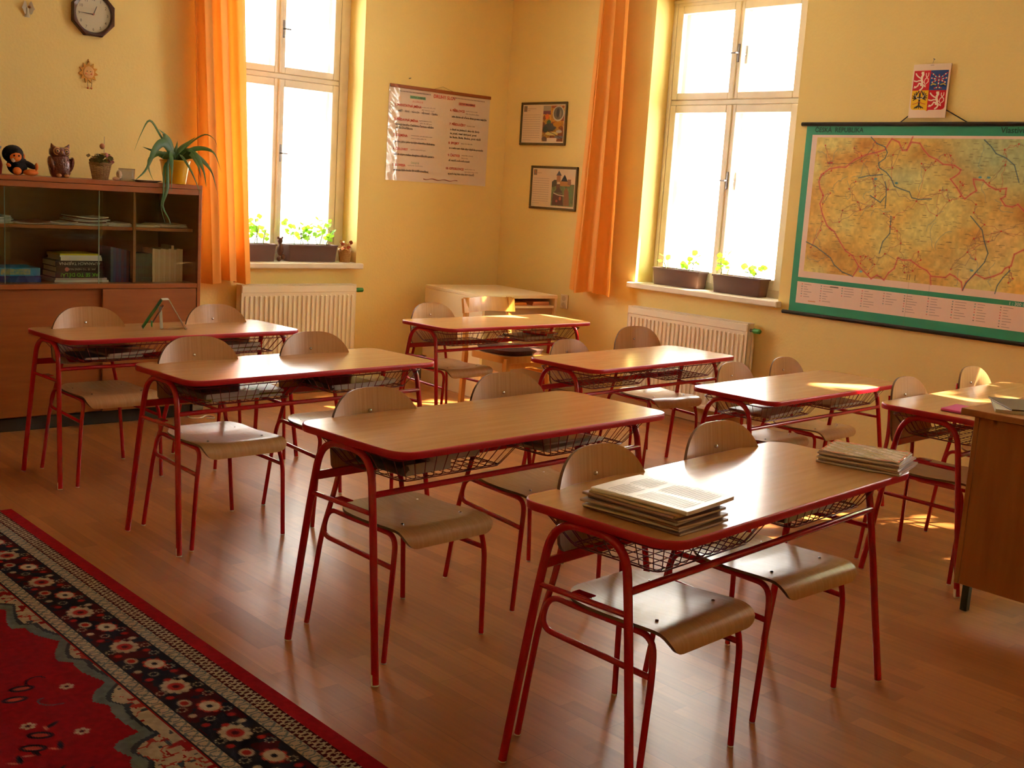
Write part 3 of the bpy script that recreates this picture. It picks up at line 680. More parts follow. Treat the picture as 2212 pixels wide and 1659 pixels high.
# ================================================================ SCHOOL CHAIRS
def make_chair():
    root = empty('school_chair')
    prof = [(-.263, .382), (-.2635, .394), (-.259, .408), (-.248, .420), (-.230, .4285), (-.205, .431), (-.16, .4295), (-.10, .426), (-.04, .4235), (.02, .4235), (.07, .427), (.105, .432), (.128, .437)]
    P = np.array(prof); S = np.concatenate([[0], np.cumsum(np.hypot(*np.diff(P, axis=0).T))]); LT = S[-1]
    def seat(u, v):
        vv = v
        if v < .16: vv = .16*(v/.16)**1.7
        elif v > .84: vv = 1-.16*((1-v)/.16)**1.7
        s = vv*LT; y = float(np.interp(s, S, P[:, 0])); z = float(np.interp(s, S, P[:, 1]))
        w = .192-.014*vv
        r = .05
        if s < r: w = w-r+math.sqrt(max(0, r*r-(r-s)**2))
        r = .075
        if LT-s < r: w = w-r+math.sqrt(max(0, r*r-(r-(LT-s))**2))
        x = (2*u-1)*w; q = 1-(2*u-1)**2
        z -= .007*q*math.sin(PI*min(1, max(0, (vv-.18)/.8)))
        return (x, y, z)
    st = MB().sheet(seat, 26, 44, .009, 0, 1).build('seat', [PLY, PLYEDGE], root, local=True, ang=50)
    def back(u, v):
        U = 2*u-1
        vv = v
        if v < .2: vv = .2*(v/.2)**1.5
        elif v > .8: vv = 1-.2*((1-v)/.2)**1.5
        au = abs(U)
        zt = .672+.140*(1-au**3.0)**.62; zb = .575-.045*(1-au**3.4)**.6
        z = zb+(zt-zb)*vv
        x = U*.197
        y = .174+.15*(z-.70)-.032*U*U
        return (x, y, z)
    MB().sheet(back, 34, 24, .009, 0, 1).build('backrest', [PLY, PLYEDGE], root, local=True, ang=50)
    r = .0090
    for s in (-1, 1):
        fl_ = MB().tube(fillet([(s*.213, -.21, .004), (s*.198, -.217, .318), (s*.176, -.198, .412), (s*.166, -.08, .4085)], [.2, .05], 6), r, 12).build('leg', RED, root, local=True)
        MB().tube([(s*.213, -.21, 0), (s*.2128, -.2101, .005)], .0088, 12).build('foot_cap', CAP, fl_, local=True)
        rl = MB().tube(fillet([(s*.213, .212, .004), (s*.178, .190, .33), (s*.148, .172, .46), (s*.118, .172, .58), (s*.110, .1885, .735)], [.1, .08, .06], 6), r, 12).build('leg', RED, root, local=True)
        MB().tube([(s*.213, .212, 0), (s*.2126, .2118, .005)], .0088, 12).build('foot_cap', CAP, rl, local=True)
        MB().tube(fillet([(s*.166, -.09, .4083), (s*.163, .05, .4065), (s*.168, .172, .413), (s*.186, .178, .322), (s*.1975, -.210, .314)], [.05, .052, .052], 8), r*.95, 12).build('side_rail', RED, root, local=True)
    for i, (x, y, z, d) in enumerate([(-.012, .1675, .735, 1), (-.125, -.165, .4355, 0), (.125, -.165, .4355, 0), (-.125, .055, .427, 0), (.125, .055, .427, 0)]):
        b = MB()
        if d: b.tube([(x, y+.003, z), (x, y-.003, z), (x, y-.005, z)], [.0058, .0056, .0025], 10)
        else: b.tube([(x, y, z-.004), (x, y, z+.0005), (x, y, z+.002)], [.0052, .005, .0025], 10)
        b.build('bolt_head', STEEL, root, local=True)
    return root
CH = [  # x, y, turn, size, label
 (2.289, 5.467, .028, .996, 'school chair behind the calendar desk, nearer the cabinet end'),
 (2.994, 5.481, .068, .994, 'school chair behind the calendar desk, at its window end'),
 (2.303, 4.335, .027, .998, 'school chair at the second desk from the cabinet, beside the tall white foot'),
 (2.893, 4.360, .000, .995, 'school chair at the second desk from the cabinet, backrest in front of the first radiator'),
 (2.289, 3.011, .050, 1.001, 'school chair at the bare desk behind the newspaper desk, its whole seat in view'),
 (2.970, 3.109, -.057, .996, 'school chair at the bare desk behind the newspaper desk, seat hidden behind the front beam'),
 (2.339, 1.985, .061, 1.006, 'nearest school chair, behind the thick newspaper pile'),
 (2.957, 2.052, -.006, 1.005, 'shiny-seated school chair at the nearest desk, between the two paper piles'),
 (4.549, 5.582, .030, .958, 'school chair beside the golden wooden chair'),
 (4.500, 4.300, .060, .890, 'small school chair at the desk before the second radiator, left one'),
 (5.070, 4.330, -.10, .950, 'taller school chair with its backrest in front of the second radiator'),
 (4.800, 3.400, .060, .880, 'small school chair left behind the sun-patched desk'),
 (5.302, 3.439, .035, .874, 'small school chair right behind the sun-patched desk, against the bare wall'),
 (4.712, 2.370, .077, .992, 'school chair with a brightly sunlit backrest behind the pink notebook'),
 (5.420, 2.420, .050, .992, 'school chair at the far end of the desk with the pink notebook, mostly hidden')]
ch0 = make_chair()
for i, (x, y, a, s, lb) in enumerate(CH):
    o = ch0 if i == 0 else copy_tree(ch0)
    o.location = (x, y, 0); o.rotation_euler = (0, 0, a); o.scale = (s, s, s)
    tag(o, lb, 'chair', 'plywood school chairs with red legs')

# ================================================================ golden wooden chair
wc = empty('wooden_chair', (5.255, 5.76, 0), 0.0, label='golden wooden chair with a brown knitted seat cushion, sunlit', cat='chair')
def wcb(nm, m_, mb, sm=False): return mb.build(nm, m_, wc, smooth=sm, local=True)
def wback(u, v):
    U = 2*u-1; return (U*.235, .235+.028*(1-U*U)-.0+.02*v, .675+.098*v+(.004*math.cos(3*U)))
wcb('backrest', LIGHTWOOD, MB().sheet(wback, 16, 4, .018), True)
for s in (-1, 1):
    lg = MB(); pts = [(s*.205, .25, .0), (s*.20, .235, .40), (s*.195, .262, .775)]
    for (a, b, w) in ((pts[0], pts[1], .034), (pts[1], pts[2], .03)):
        V = [];
        for p in (a, b):
            V += [(p[0]-w/2, p[1]-.014, p[2]), (p[0]+w/2, p[1]-.014, p[2]), (p[0]+w/2, p[1]+.014, p[2]), (p[0]-w/2, p[1]+.014, p[2])]
        lg.add(V, [(3, 2, 1, 0), (4, 5, 6, 7), (0, 1, 5, 4), (1, 2, 6, 5), (2, 3, 7, 6), (3, 0, 4, 7)])
    wcb('leg', LIGHTWOOD, lg)
    lg = MB(); V = []
    for (x, y, z, w) in ((s*.215, -.205, 0, .026), (s*.185, -.175, .415, .04)): V += [(x-w/2, y-w/2, z), (x+w/2, y-w/2, z), (x+w/2, y+w/2, z), (x-w/2, y+w/2, z)]
    lg.add(V, [(3, 2, 1, 0), (4, 5, 6, 7), (0, 1, 5, 4), (1, 2, 6, 5), (2, 3, 7, 6), (3, 0, 4, 7)]); wcb('leg', LIGHTWOOD, lg)
    wcb('side_stretcher', LIGHTWOOD, MB().tube(fillet([(s*.205, -.19, .30), (s*.17, .02, .31), (s*.203, .235, .30)], .2, 6), .012))
so_ = rrect(.205, .205, .07)
wcb('seat_frame', LIGHTWOOD, MB().prism([(x*(1.05-.12*(y+.2)), y) for x, y in so_], .385, .430), True)
wcb('front_rail', LIGHTWOOD, MB().box(-.17, .17, -.188, -.168, .345, .384, bev=.003))
CUSH = mat('knitted_brown', (108, 62, 44), .95, noise=((160, 160, 160), 2, .5, (66, 34, 26)), bump=(260, .9))
def cus(u, v):
    a = 2*PI*u; t = v; rr = .2*(1-.9*max(0, (t-.35)/.65)**3) if t > .35 else .2-.012*(1-t/.35)
    c, sn = math.cos(a), math.sin(a); k = (abs(c)**3.2+abs(sn)**3.2)**(-1/3.2)
    return (rr*k*c, rr*k*sn, .431+.030*min(1, t/.35)**.6+.008*max(0, (t-.35)/.65))
cm = MB(); V = []; F = []; NU, NV = 40, 14
for j in range(NV+1):
    for i in range(NU): V.append(cus(i/NU, j/NV))
for j in range(NV):
    for i in range(NU): F.append((j*NU+i, j*NU+(i+1) % NU, (j+1)*NU+(i+1) % NU, (j+1)*NU+i))
F.append(tuple(NV*NU+i for i in range(NU))); F.append(tuple(range(NU-1, -1, -1)))
cu = cm.add(V, F); cu.v = [(x+5.255, y+5.76, z) for x, y, z in cu.v]
tag(cu.build('seat_cushion', CUSH), 'brown knitted cushion lying on the golden wooden chair', 'cushion')

# ================================================================ teacher's desk
td = empty('teacher_desk', (4.6, 1.35, 0), label="brown veneered teacher's desk at the right edge, heaped with books", cat='desk')
tb = lambda nm, m_, *a: MB().box(*a, bev=.002).build(nm, m_, td, smooth=False)
tb('tabletop', TDESK, 4.20, 4.93, .55, 2.035, .775, .800)
tb('side_panel', TDESK, 4.235, 4.90, 1.975, 1.995, .11, .774)
tb('side_panel', TDESK, 4.235, 4.90, .60, .62, .11, .774)
tb('front_panel', TDESK, 4.235, 4.255, .621, 1.974, .11, .774)
for x in (4.275, 4.86):
    for y in (.66, 1.955): tb('leg', mat('dark_steel_leg', (50, 60, 52), .4, metal=.5), x-.014, x+.014, y-.014, y+.014, 0, .109 if y > 1 else .109)
# things on the teacher's desk
def flat_stack(items, base, rz=0.0):
    x, y, z = base
    for (w, d, h, dx, dy, dr, c, lb, nm, cat) in items:
        a = rz+dr; o = empty(nm, (x+dx, y+dy, z), a, label=lb, cat=cat, group="books and papers on the teacher's desk")
        m = MB(); t = min(.0025, h*.2); m.box(-w/2, w/2, -d/2, d/2, 0, t); m.box(-w/2, w/2, -d/2, d/2, h-t, h); m.box(-w/2, -w/2+t, -d/2, d/2, t, h-t)
        m.build('cover', mat('tcov_%d_%d_%d' % c, c, .35), o, smooth=False, local=True)
        MB().box(-w/2+t, w/2-.003, -d/2+.003, d/2-.003, t, h-t).build('pages', PAPER, o, smooth=False, local=True)
        z += h+.0004
    return z
flat_stack([(.30, .21, .012, 0, 0, .3, (206, 200, 190), "white magazine lying lowest at the corner of the teacher's desk", 'magazine', 'magazine'),
            (.28, .20, .006, .01, -.01, .55, (90, 84, 74), "dark folder just above the lowest magazine on the teacher's desk", 'folder', 'folder')], (4.42, 1.90, .8003), .2)
z_ = flat_stack([(.42, .30, .010, 0, 0, 0, (196, 206, 214), "wide bluish-white booklet overhanging the front of the teacher's desk", 'booklet', 'booklet'),
            (.28, .21, .022, .05, -.03, .12, (150, 138, 118), "grey thick book lying on the wide bluish booklet", 'book', 'book'),
            (.20, .14, .006, .04, .06, .4, (36, 92, 74), "green booklet under the ochre box on the teacher's desk", 'booklet', 'booklet')], (4.52, 1.66, .8003), .55)
bo = empty('card_box', (4.62, 1.70, z_), .55, label="ochre and brown card box on top of the pile on the teacher's desk", cat='box', group="books and papers on the teacher's desk")
MB().box(-.12, .12, -.08, .08, 0, .038, bev=.002).build('box_body', mat('ochre_card', (196, 134, 50), .45), bo, smooth=False, local=True)
MB().lathe([(.035, 0), (.045, .012), (.047, .03), (.043, .031), (.0, .02)], seg=20).build('lid', mat('clear_dish', (226, 226, 226), .15, spec=.8), bo, local=True).location = (.03, .01, .039)
# ================================================================ things on the desks
def paper_item(name, cat, label, pos, w, d, h, rz, col, group=None, curl=0.0, edge=(206, 190, 170), rough=.5, fold=True, top=None, lift=0.0, seed=0):
    """one folded newspaper, magazine or booklet: soft, slightly uneven, folded on its long left side"""
    rg = random.Random(seed); ph = rg.uniform(0, 6)
    o = empty(name, pos, rz, label=label, cat=cat, group=group)
    def base(u, v):
        x = (u-.5)*w; y = (v-.5)*d
        z = h/2+curl*(u**2)*(1-v)**2+lift*u*u+.0012*math.sin(5*u+ph)*math.sin(4*v)
        return (x, y, z)
    mid = MB().sheet(base, 14, 10, max(.0008, h-.0016), 0, 0); mid.build('pages', mat('edge_%d_%d_%d' % edge, edge, .7), o, local=True, ang=50)
    def up(u, v): p = base(u, v); return (p[0]*1.006, p[1]*1.006, p[2]+h/2-.0004)
    def dn(u, v): p = base(u, v); return (p[0]*1.006, p[1]*1.006, p[2]-h/2+.0004)
    m = MB().sheet(up, 14, 10, .0007).sheet(dn, 14, 10, .0007)
    if fold:
        m.tube([base(0, v)+() for v in (0, .25, .5, .75, 1)], h*.5, 8)
    cov = m.build('cover', mat('cov_%d_%d_%d_%d' % (col+(int(rough*100),)), col, rough), o, local=True, ang=50)
    if top is not None: top(o, base, h)
    return o
# thick pile of folded newspapers
NP = [((.205, .30), (0, 0), 0.0, (122, 92, 80), 'brown-edged newspaper at the very bottom of the thick pile on the nearest desk'),
      ((.20, .29), (-.004, .006), .05, (196, 186, 176), 'newspaper second from the bottom of the thick pile on the nearest desk'),
      ((.20, .285), (.004, -.004), -.03, (150, 116, 104), 'newspaper third from the bottom of the thick pile on the nearest desk'),
      ((.205, .285), (-.008, .012), .06, (176, 160, 150), 'newspaper in the middle of the thick pile on the nearest desk'),
      ((.20, .28), (.002, .0), -.02, (130, 100, 96), 'newspaper third below the top of the thick pile on the nearest desk'),
      ((.20, .28), (-.004, .014), .02, (168, 140, 138), 'mauve-edged newspaper second below the top of the thick pile on the nearest desk'),
      ((.205, .275), (.004, .0), .03, (206, 186, 160), 'newspaper just under the topmost one of the thick pile on the nearest desk'),
      ((.215, .285), (.012, -.008), .05, (236, 230, 220), 'topmost white newspaper of the thick pile on the nearest desk')]
z = DH*1.01+.0005
for i, ((w, d), (dx, dy), dr, c, lb) in enumerate(NP):
    h = .0066 if i < 7 else .010
    lines = None
    if i == 7:
        def lines(o, base, h):
            m = MB(); rg = random.Random(2)
            for k in range(26):
                v = .93-.034*k
                for (a, b) in ((.08, .46), (.52, .94)):
                    if k in (0, 1, 9, 10) : continue
                    pa, pb = base(a, v), base(min(b, b-rg.random()*.05), v)
                    zt = max(pa[2], pb[2])+h/2+.0006
                    m.add([(pa[0], pa[1]-.0012, pa[2]+h/2+.0007), (pb[0], pb[1]-.0012, pb[2]+h/2+.0007), (pb[0], pb[1]+.0012, pb[2]+h/2+.0007), (pa[0], pa[1]+.0012, pa[2]+h/2+.0007)], [(0, 1, 2, 3)])
            m.build('printed_lines', mat('grey_ink', (150, 144, 136), .5), o, smooth=False, local=True)
    paper_item('newspaper', 'newspaper', lb, (2.188+dx, 1.818+dy, z), w, d, h, .07+dr, c, 'newspapers in the thick pile', curl=.004, seed=i, top=lines, rough=.35 if i == 7 else .5)
    z += h+.0005
# thinner pile of magazines
MG = [((.20, .26), (0, 0), .0, (206, 198, 196), 'magazine at the very bottom of the thin pile at the desk corner'),
      ((.195, .255), (.004, -.004), -.04, (186, 160, 156), 'magazine second from the bottom of the thin pile at the desk corner'),
      ((.20, .25), (-.004, .004), .03, (214, 208, 206), 'magazine in the middle of the thin pile at the desk corner'),
      ((.195, .25), (.006, .0), -.02, (176, 150, 148), 'magazine under the topmost one of the thin pile at the desk corner'),
      ((.205, .25), (-.004, .004), .05, (206, 190, 186), 'topmost glossy magazine with a red border on the thin pile at the desk corner')]
z = DH*1.01+.0005
for i, ((w, d), (dx, dy), dr, c, lb) in enumerate(MG):
    h = .0068; cov = None
    if i == 4:
        def cov(o, base, h):
            cv = Canvas(.20, .245, .0022, (206, 196, 192)); n1 = cv.noise(.05, 3); n2 = cv.noise(.03, 9)
            cv.a = cv.a*(.82+.3*n1[..., None]); m_ = (n2 > .52)[..., None]*.5; cv.a = cv.a*(1-m_)+np.array((150, 156, 138.))*m_
            for (a, b, c_, d_) in ((0, 0, .20, .006), (0, .239, .20, .245), (0, 0, .009, .245), (.188, 0, .2, .245)): cv.rect(a, b, c_, d_, (214, 120, 104), .8)
            for k in range(9): cv.line([(.03+.02*(k % 2), .03+.02*k), (.15, .035+.021*k)], .002, (120, 118, 110), .4)
            wf = lambda X, Y: .0020+.0012*np.sin(X*60+1)*np.sin(Y*35)+.0006*np.sin(X*160+Y*90)
            mm = Vector((-.10, .1225, h+.0022))
            ob = cv.mesh('cover_picture', mat('film_gloss', attr='Col', rough=.12, spec=.8, coat=.6), tuple(mm), (1, 0, 0), (0, -1, 0), (0, 0, 1), .0006, None, wf)
            ob.parent = o
    paper_item('magazine', 'magazine', lb, (3.262+dx, 1.868+dy, z), w, d, h, .27+dr, c, 'magazines in the thin pile', seed=20+i, top=cov, rough=.22)
    z += h+.0005
o = paper_item('notebook', 'notebook', "pink notebook lying on the desk beside the teacher's desk", (4.585, 2.165, DH*1.012+.0005), .17, .21, .011, .12, (206, 70, 140), rough=.3)
# tent calendar
ca = empty('tent_calendar', on_desk('A', -.012, .03, DH), math.radians(-20), label='green and white card calendar standing like a tent on the desk by the cabinet', cat='calendar')
GREEN = mat('green_card', (20, 120, 50), .4)
def slab(name, m_, a, b, w, th, par=None):
    A, B = Vector(a), Vector(b); t = (B-A).normalized(); n_ = Vector((-t.z, 0, t.x))*th
    V = []
    for p in (A, A+n_, B+n_, B):
        for y in (-w/2, w/2): V.append((p.x, p.y+y, p.z))
    return MB().add(V, [(0, 2, 4, 6), (1, 7, 5, 3), (0, 1, 3, 2), (2, 3, 5, 4), (4, 5, 7, 6), (6, 7, 1, 0)]).build(name, m_, ca, smooth=False, local=True)
slab('back_panel', GREEN, (-.110, 0, .001), (-.018, 0, .145), .085, .003)
slab('picture_strip', mat('salmon_card', (206, 150, 120), .5), (-.062, -.02, .03), (-.010, -.02, .118), .05, .002)
slab('side_flap', mat('light_green_card', (96, 190, 96), .4), (-.066, -.022, .012), (-.066, -.022, .04), .05, .004)
slab('ridge_strip', mat('white_card', (226, 226, 220), .4), (-.018, 0, .147), (.016, 0, .149), .085, .002)
fp = slab('front_panel', mat('white_card', (226, 226, 220), .4), (.014, 0, .148), (.098, 0, .002), .085, .003)
def strip(t0, t1, c, nm):
    A, B = Vector((.014, 0, .148)), Vector((.098, 0, .002)); n_ = Vector((.146, 0, .084)).normalized()*.0012
    p, q_ = A.lerp(B, t0)+n_*3, A.lerp(B, t1)+n_*3
    MB().add([(p.x, -.04, p.z), (p.x, .04, p.z), (q_.x, .04, q_.z), (q_.x, -.04, q_.z)], [(0, 3, 2, 1)]).build(nm, mat('strip_%d_%d_%d' % c, c, .5), ca, smooth=False, local=True)
strip(0.02, .16, (60, 170, 180), 'teal_strip'); strip(.80, .87, (196, 56, 40), 'red_strip'); strip(.88, .95, (50, 170, 150), 'teal_strip'); strip(.955, .99, (206, 200, 70), 'yellow_strip')
for k in range(5): strip(.22+.115*k, .225+.115*k, (150, 140, 190), 'ruled_line')
slab('prop', mat('pale_blue_card', (190, 206, 206), .4), (-.012, -.02, .001), (-.020, -.02, .112), .018, .014)

# contents of the wire baskets
def in_basket(k, side, w, d, h, dx, dy, rz, z0, col, label, name='notebook', cat='notebook', rough=.35, curl=.0, edge=(190, 182, 172), seed=0):
    cx = -.312 if side == 0 else .338
    p = on_desk(k, cx+dx, .018+dy, .592+z0)
    return paper_item(name, cat, label, p, w, d, h, DESKS[k][2]+rz, col, 'papers left in the wire baskets', curl=curl, edge=edge, rough=rough, seed=seed)
in_basket('A', 0, .30, .21, .012, -.03, 0, 0, 0, (26, 30, 74), 'dark navy folder in the left basket of the calendar desk', 'folder', 'folder')
in_basket('A', 0, .26, .20, .014, .05, -.01, .12, .014, (150, 138, 134), 'grey plastic-covered notebook on the navy folder in the calendar desk', rough=.15, curl=.006)
in_basket('A', 1, .30, .21, .016, 0, 0, .0, 0, (158, 132, 74), 'yellowish grey notebook in the right basket of the calendar desk', rough=.2)
in_basket('A', 1, .28, .20, .018, .01, 0, .06, .018, (150, 146, 140), 'clear-covered grey notebook in the right basket of the calendar desk', rough=.15, curl=.004)
in_basket('B', 0, .34, .22, .012, .02, .0, .0, 0, (172, 156, 74), 'yellow-bottomed notebook in the left basket of the desk second from the cabinet', rough=.25)
in_basket('B', 0, .26, .22, .022, -.06, -.005, .05, .014, (112, 100, 94), 'dark grey notebook bundle in the left basket of the desk second from the cabinet', rough=.25, seed=2)
in_basket('B', 0, .20, .17, .010, .12, 0, -.15, .015, (206, 196, 160), 'cream booklet in the left basket of the desk second from the cabinet', 'booklet', 'booklet')
in_basket('B', 1, .24, .22, .024, -.07, 0, .0, 0, (84, 70, 68), 'blackish notebook bundle in the right basket of the desk second from the cabinet', seed=3, rough=.25)
in_basket('B', 1, .18, .20, .020, .10, 0, -.1, 0, (150, 150, 132), 'crumpled greenish plastic folder at the end of the desk second from the cabinet', 'folder', 'folder', .15, .01)
in_basket('C', 0, .20, .22, .036, -.08, -.005, .03, 0, (86, 80, 72), 'thick dark bundle of notebooks in the left basket of the desk behind the newspapers', seed=5)
in_basket('C', 0, .20, .23, .030, .025, -.022, -.03, .0365, (186, 170, 160), 'pale notebook standing out at the left basket of the desk behind the newspapers', rough=.3)
in_basket('C', 1, .34, .22, .010, -.02, 0, .06, 0, (190, 184, 176), 'white-grey folder in the right basket of the desk behind the newspapers', 'folder', 'folder', .2, .004)
in_basket('C', 1, .24, .18, .008, -.03, 0, -.08, .012, (146, 150, 136), 'grey-green film-covered booklet on the white folder behind the newspapers', 'booklet', 'booklet', .12, .006)
in_basket('D', 1, .30, .22, .016, -.05, 0, .02, 0, (110, 112, 108), 'grey notebook in the right basket of the nearest desk', rough=.3)
in_basket('D', 1, .24, .20, .014, .0, 0, -.05, .018, (148, 150, 146), 'lighter grey notebook on top in the right basket of the nearest desk', rough=.25)
in_basket('E', 1, .26, .20, .020, -.05, 0, .05, 0, (140, 132, 122), 'grey bundle in the basket before the low corner cabinet', rough=.3)
in_basket('E', 1, .15, .18, .012, .06, -.01, .25, .022, (206, 22, 30), 'bright red notebook in the basket before the low corner cabinet', rough=.25)
in_basket('G', 0, .30, .22, .014, .03, 0, .03, 0, (150, 112, 116), 'mauve folder in the left basket of the sun-patched desk', 'folder', 'folder', .25, .01)
in_basket('G', 1, .30, .22, .012, -.02, 0, -.03, 0, (150, 104, 104), 'dull red folder in the right basket of the sun-patched desk', 'folder', 'folder', .25)

# ================================================================ wall things
# clock
ck = empty('wall_clock', (2.93, YB-.001, 2.408), label='octagonal wall clock with a dark brown frame above the sun ornament', cat='clock')
BR = mat('dark_wood', (70, 36, 26), .35, coat=.3)
def octa(r, y, rot=22.5): return [(2.93+r*math.cos(math.radians(rot+45*k)), y, 2.408+r*math.sin(math.radians(rot+45*k))) for k in range(8)]
def circ8(r, y): return octa(r, y)
m = MB(); R1 = [octa(.140, YB-.001), octa(.140, YB-.028), octa(.134, YB-.036)]
cir = lambda r, y: [(2.93+r*math.cos(2*PI*k/48+PI/8), y, 2.408+r*math.sin(2*PI*k/48+PI/8)) for k in range(48)]
V = R1[0]+R1[1]+R1[2]; F = [(i*8+k, i*8+(k+1) % 8, (i+1)*8+(k+1) % 8, (i+1)*8+k) for i in range(2) for k in range(8)]
V2 = cir(.112, YB-.034); V3 = cir(.106, YB-.018); n0 = len(V); V += V2+V3
for k in range(8):
    seg = [n0+(k*6+j) % 48 for j in range(7)]; F.append(tuple([16+k, 16+(k+1) % 8]+seg[::-1]))
F += [(n0+k, n0+(k+1) % 48, n0+48+(k+1) % 48, n0+48+k) for k in range(48)]
m.add(V, F).build('frame', BR, ck, ang=30)
MB().tube([(2.93, YB-.002, 2.408), (2.93, YB-.018, 2.408)], .107, 48).build('dial', mat('dial_cream', (214, 206, 176), .4), ck, ang=30)
MB().tube([(2.93, YB-.0275, 2.408), (2.93, YB-.029, 2.408)], .108, 48).build('cover_glass', GLASS, ck, ang=30)
tm = MB(); 
for k in range(1, 13):
    a = math.radians(90-30*k); text_mb(tm, str(k), .024, (2.93+.088*math.cos(a), YB-.0188, 2.408+.088*math.sin(a)-.0085), (1, 0, 0), (0, 0, 1), 'CENTER')
for k in range(60):
    a = math.radians(6*k); p = (2.93+.1015*math.cos(a), 2.408+.1015*math.sin(a)); tm.box(p[0]-.0008, p[0]+.0008, YB-.0187, YB-.0182, p[1]-.0008, p[1]+.0008)
tm.build('numerals', mat('ink_black', (34, 40, 36), .5), ck, smooth=False)
for (ang, L_, w, nm) in ((90-22.5, .052, .006, 'hour_hand'), (180-1.5, .088, .0045, 'minute_hand')):
    a = math.radians(ang); A = Vector((2.93, YB-.021, 2.408)); B = A+Vector((math.cos(a)*L_, 0, math.sin(a)*L_)); n_ = Vector((-math.sin(a), 0, math.cos(a)))*w/2
    P = [A-n_*1.0, B-n_*.5, B+n_*.5, A+n_*1.0]; V = [tuple(p) for p in P]+[(p.x, p.y-.001, p.z) for p in P]
    MB().add(V, [(0, 1, 2, 3), (7, 6, 5, 4), (0, 4, 5, 1), (1, 5, 6, 2), (2, 6, 7, 3), (3, 7, 4, 0)]).build(nm, mat('ink_black', (34, 40, 36), .5), ck, smooth=False)
MB().tube([(2.93, YB-.018, 2.408), (2.93, YB-.025, 2.408)], .005, 12).build('hub', mat('red_hub', (150, 50, 30), .4), ck)
# smiling sun
su = empty('sun_ornament', (2.905, YB-.001, 2.05), label='yellow smiling sun ornament with dangling legs below the clock', cat='ornament')
ST = mat('painted_sun', (216, 160, 48), .6, noise=((30, 30, 30), 2, .8, (200, 124, 40)))
P = []; cx, cz = 2.905, 2.062
for k in range(22):
    a = 2*PI*k/22+PI/2; r = .062 if k % 2 == 0 else .041; P.append((cx+r*math.cos(a), cz+r*1.05*math.sin(a)))
MB().prism(P, 0, .007, fn=lambda x, y, z: (x, YB-.002-z, y)).build('rays', ST, su, smooth=False)
MB().ball((cx, YB-.009, cz), (.035, .006, .037), 24).build('face', mat('sun_face', (216, 164, 96), .6), su)
for (dx, dz, r, c, nm) in ((-.011, .006, .0032, (30, 24, 20), 'eye'), (.011, .006, .0032, (30, 24, 20), 'eye'), (-.017, -.009, .006, (214, 120, 70), 'cheek'), (.017, -.009, .006, (214, 120, 70), 'cheek')):
    MB().ball((cx+dx, YB-.0142, cz+dz), (r, .0015, r), 10).build(nm, mat('f_%d_%d_%d' % c, c, .6), su)
MB().tube([(cx+.010*t, YB-.0150, cz-.016+.004*abs(t)**2) for t in (-1, -.5, 0, .5, 1)], .001, 6).build('mouth', mat('f_150_60_40', (150, 60, 40), .6), su)
for s, dx in ((-1, -.008), (1, .014)):
    pts = [(cx+dx, YB-.008, cz-.03), (cx+dx+s*.003+.004, YB-.009, cz-.065), (cx+dx+.004, YB-.009, cz-.088)]
    l = MB().tube(pts, .0013, 6).build('leg', mat('cord_dark', (70, 64, 40), .7), su); MB().ball((pts[-1][0], YB-.009, cz-.093), .0065, 10).build('bead', mat('bead_orange', (206, 116, 50), .5), l)
MB().tube(fillet([(cx-.006, YB-.004, cz+.06), (cx, YB-.004, cz+.083), (cx+.006, YB-.004, cz+.06)], .01), .0022, 6).build('hanging_loop', ST, su)
# paper angel
an = empty('paper_angel', (2.545, YB-.001, 2.36), label='small white paper angel on the wall left of the clock', cat='ornament')
TRP = mat('tracing_paper', (206, 200, 178), .6, transl=((220, 214, 190), .3))
for s in (-1, 1):
    MB().sheet(lambda u, v, s=s: (2.545+s*(.004+.034*u), YB-.006-.010*u, 2.385+.030*math.sin(PI*u)*(v-.3)+.05*(v-.5)*math.sin(PI*min(1, u+.2))), 8, 6, .0006).build('wing', TRP, an)
MB().sheet(lambda u, v: (2.545+(u-.5)*(.012+.022*(1-v))-.004, YB-.006-.006*math.sin(PI*u), 2.335+.055*v), 6, 6, .0006).build('robe', TRP, an)
MB().ball((2.552, YB-.012, 2.395), .0085, 12).build('head', mat('bead_wood', (170, 120, 60), .5), an)

# word-class poster
PX, PZ, PW, PH = 5.163, 2.236, .988, .70
po = empty('wall_poster', (PX+PW/2, YB-.001, PZ-PH), label='white laminated word poster with red headings hanging from a wooden strip', cat='poster')
def pw(u, v):
    e = math.exp(-((u-.07)/.07)**2)*(1 if v > .5 else .5); e2 = math.exp(-((u-.10)/.02)**2)
    d = .004+e*.0016*math.sin(60*u+22*v)*math.sin(34*v+9*u)+.0018*e2+.0006*math.sin(9*u)*math.sin(5*v)
    return (PX+PW*u, YB-d, PZ-PH*(1-v))
MB().sheet(pw, 160, 110, .0008).build('sheet', mat('laminated_white', (222, 208, 196), .10, spec=.7, coat=.8, coat_rough=.03), po, ang=80)
MB().box(PX+.006, PX+PW+.004, YB-.012, YB-.001, PZ-.018, PZ+.006, bev=.002).build('wooden_strip', mat('strip_wood', (150, 84, 40), .5), po, smooth=False)
MB().tube([(PX+.42, YB-.008, PZ+.006), (PX+.50, YB-.01, PZ+.03), (PX+.60, YB-.008, PZ+.006)], .0012, 6).build('string', mat('string_tan', (150, 120, 60), .8), po)
def ptext(items, nm, c, bold=0.0):
    m = MB()
    for (u, v, s, al, t) in items: text_mb(m, t, s, (PX+PW*u, YB-.0078, PZ-PH*v), (1, 0, 0), (0, 0, 1), al, bold=bold)
    m.build(nm, mat('ink_%d_%d_%d' % c, c, .5), po, smooth=False)
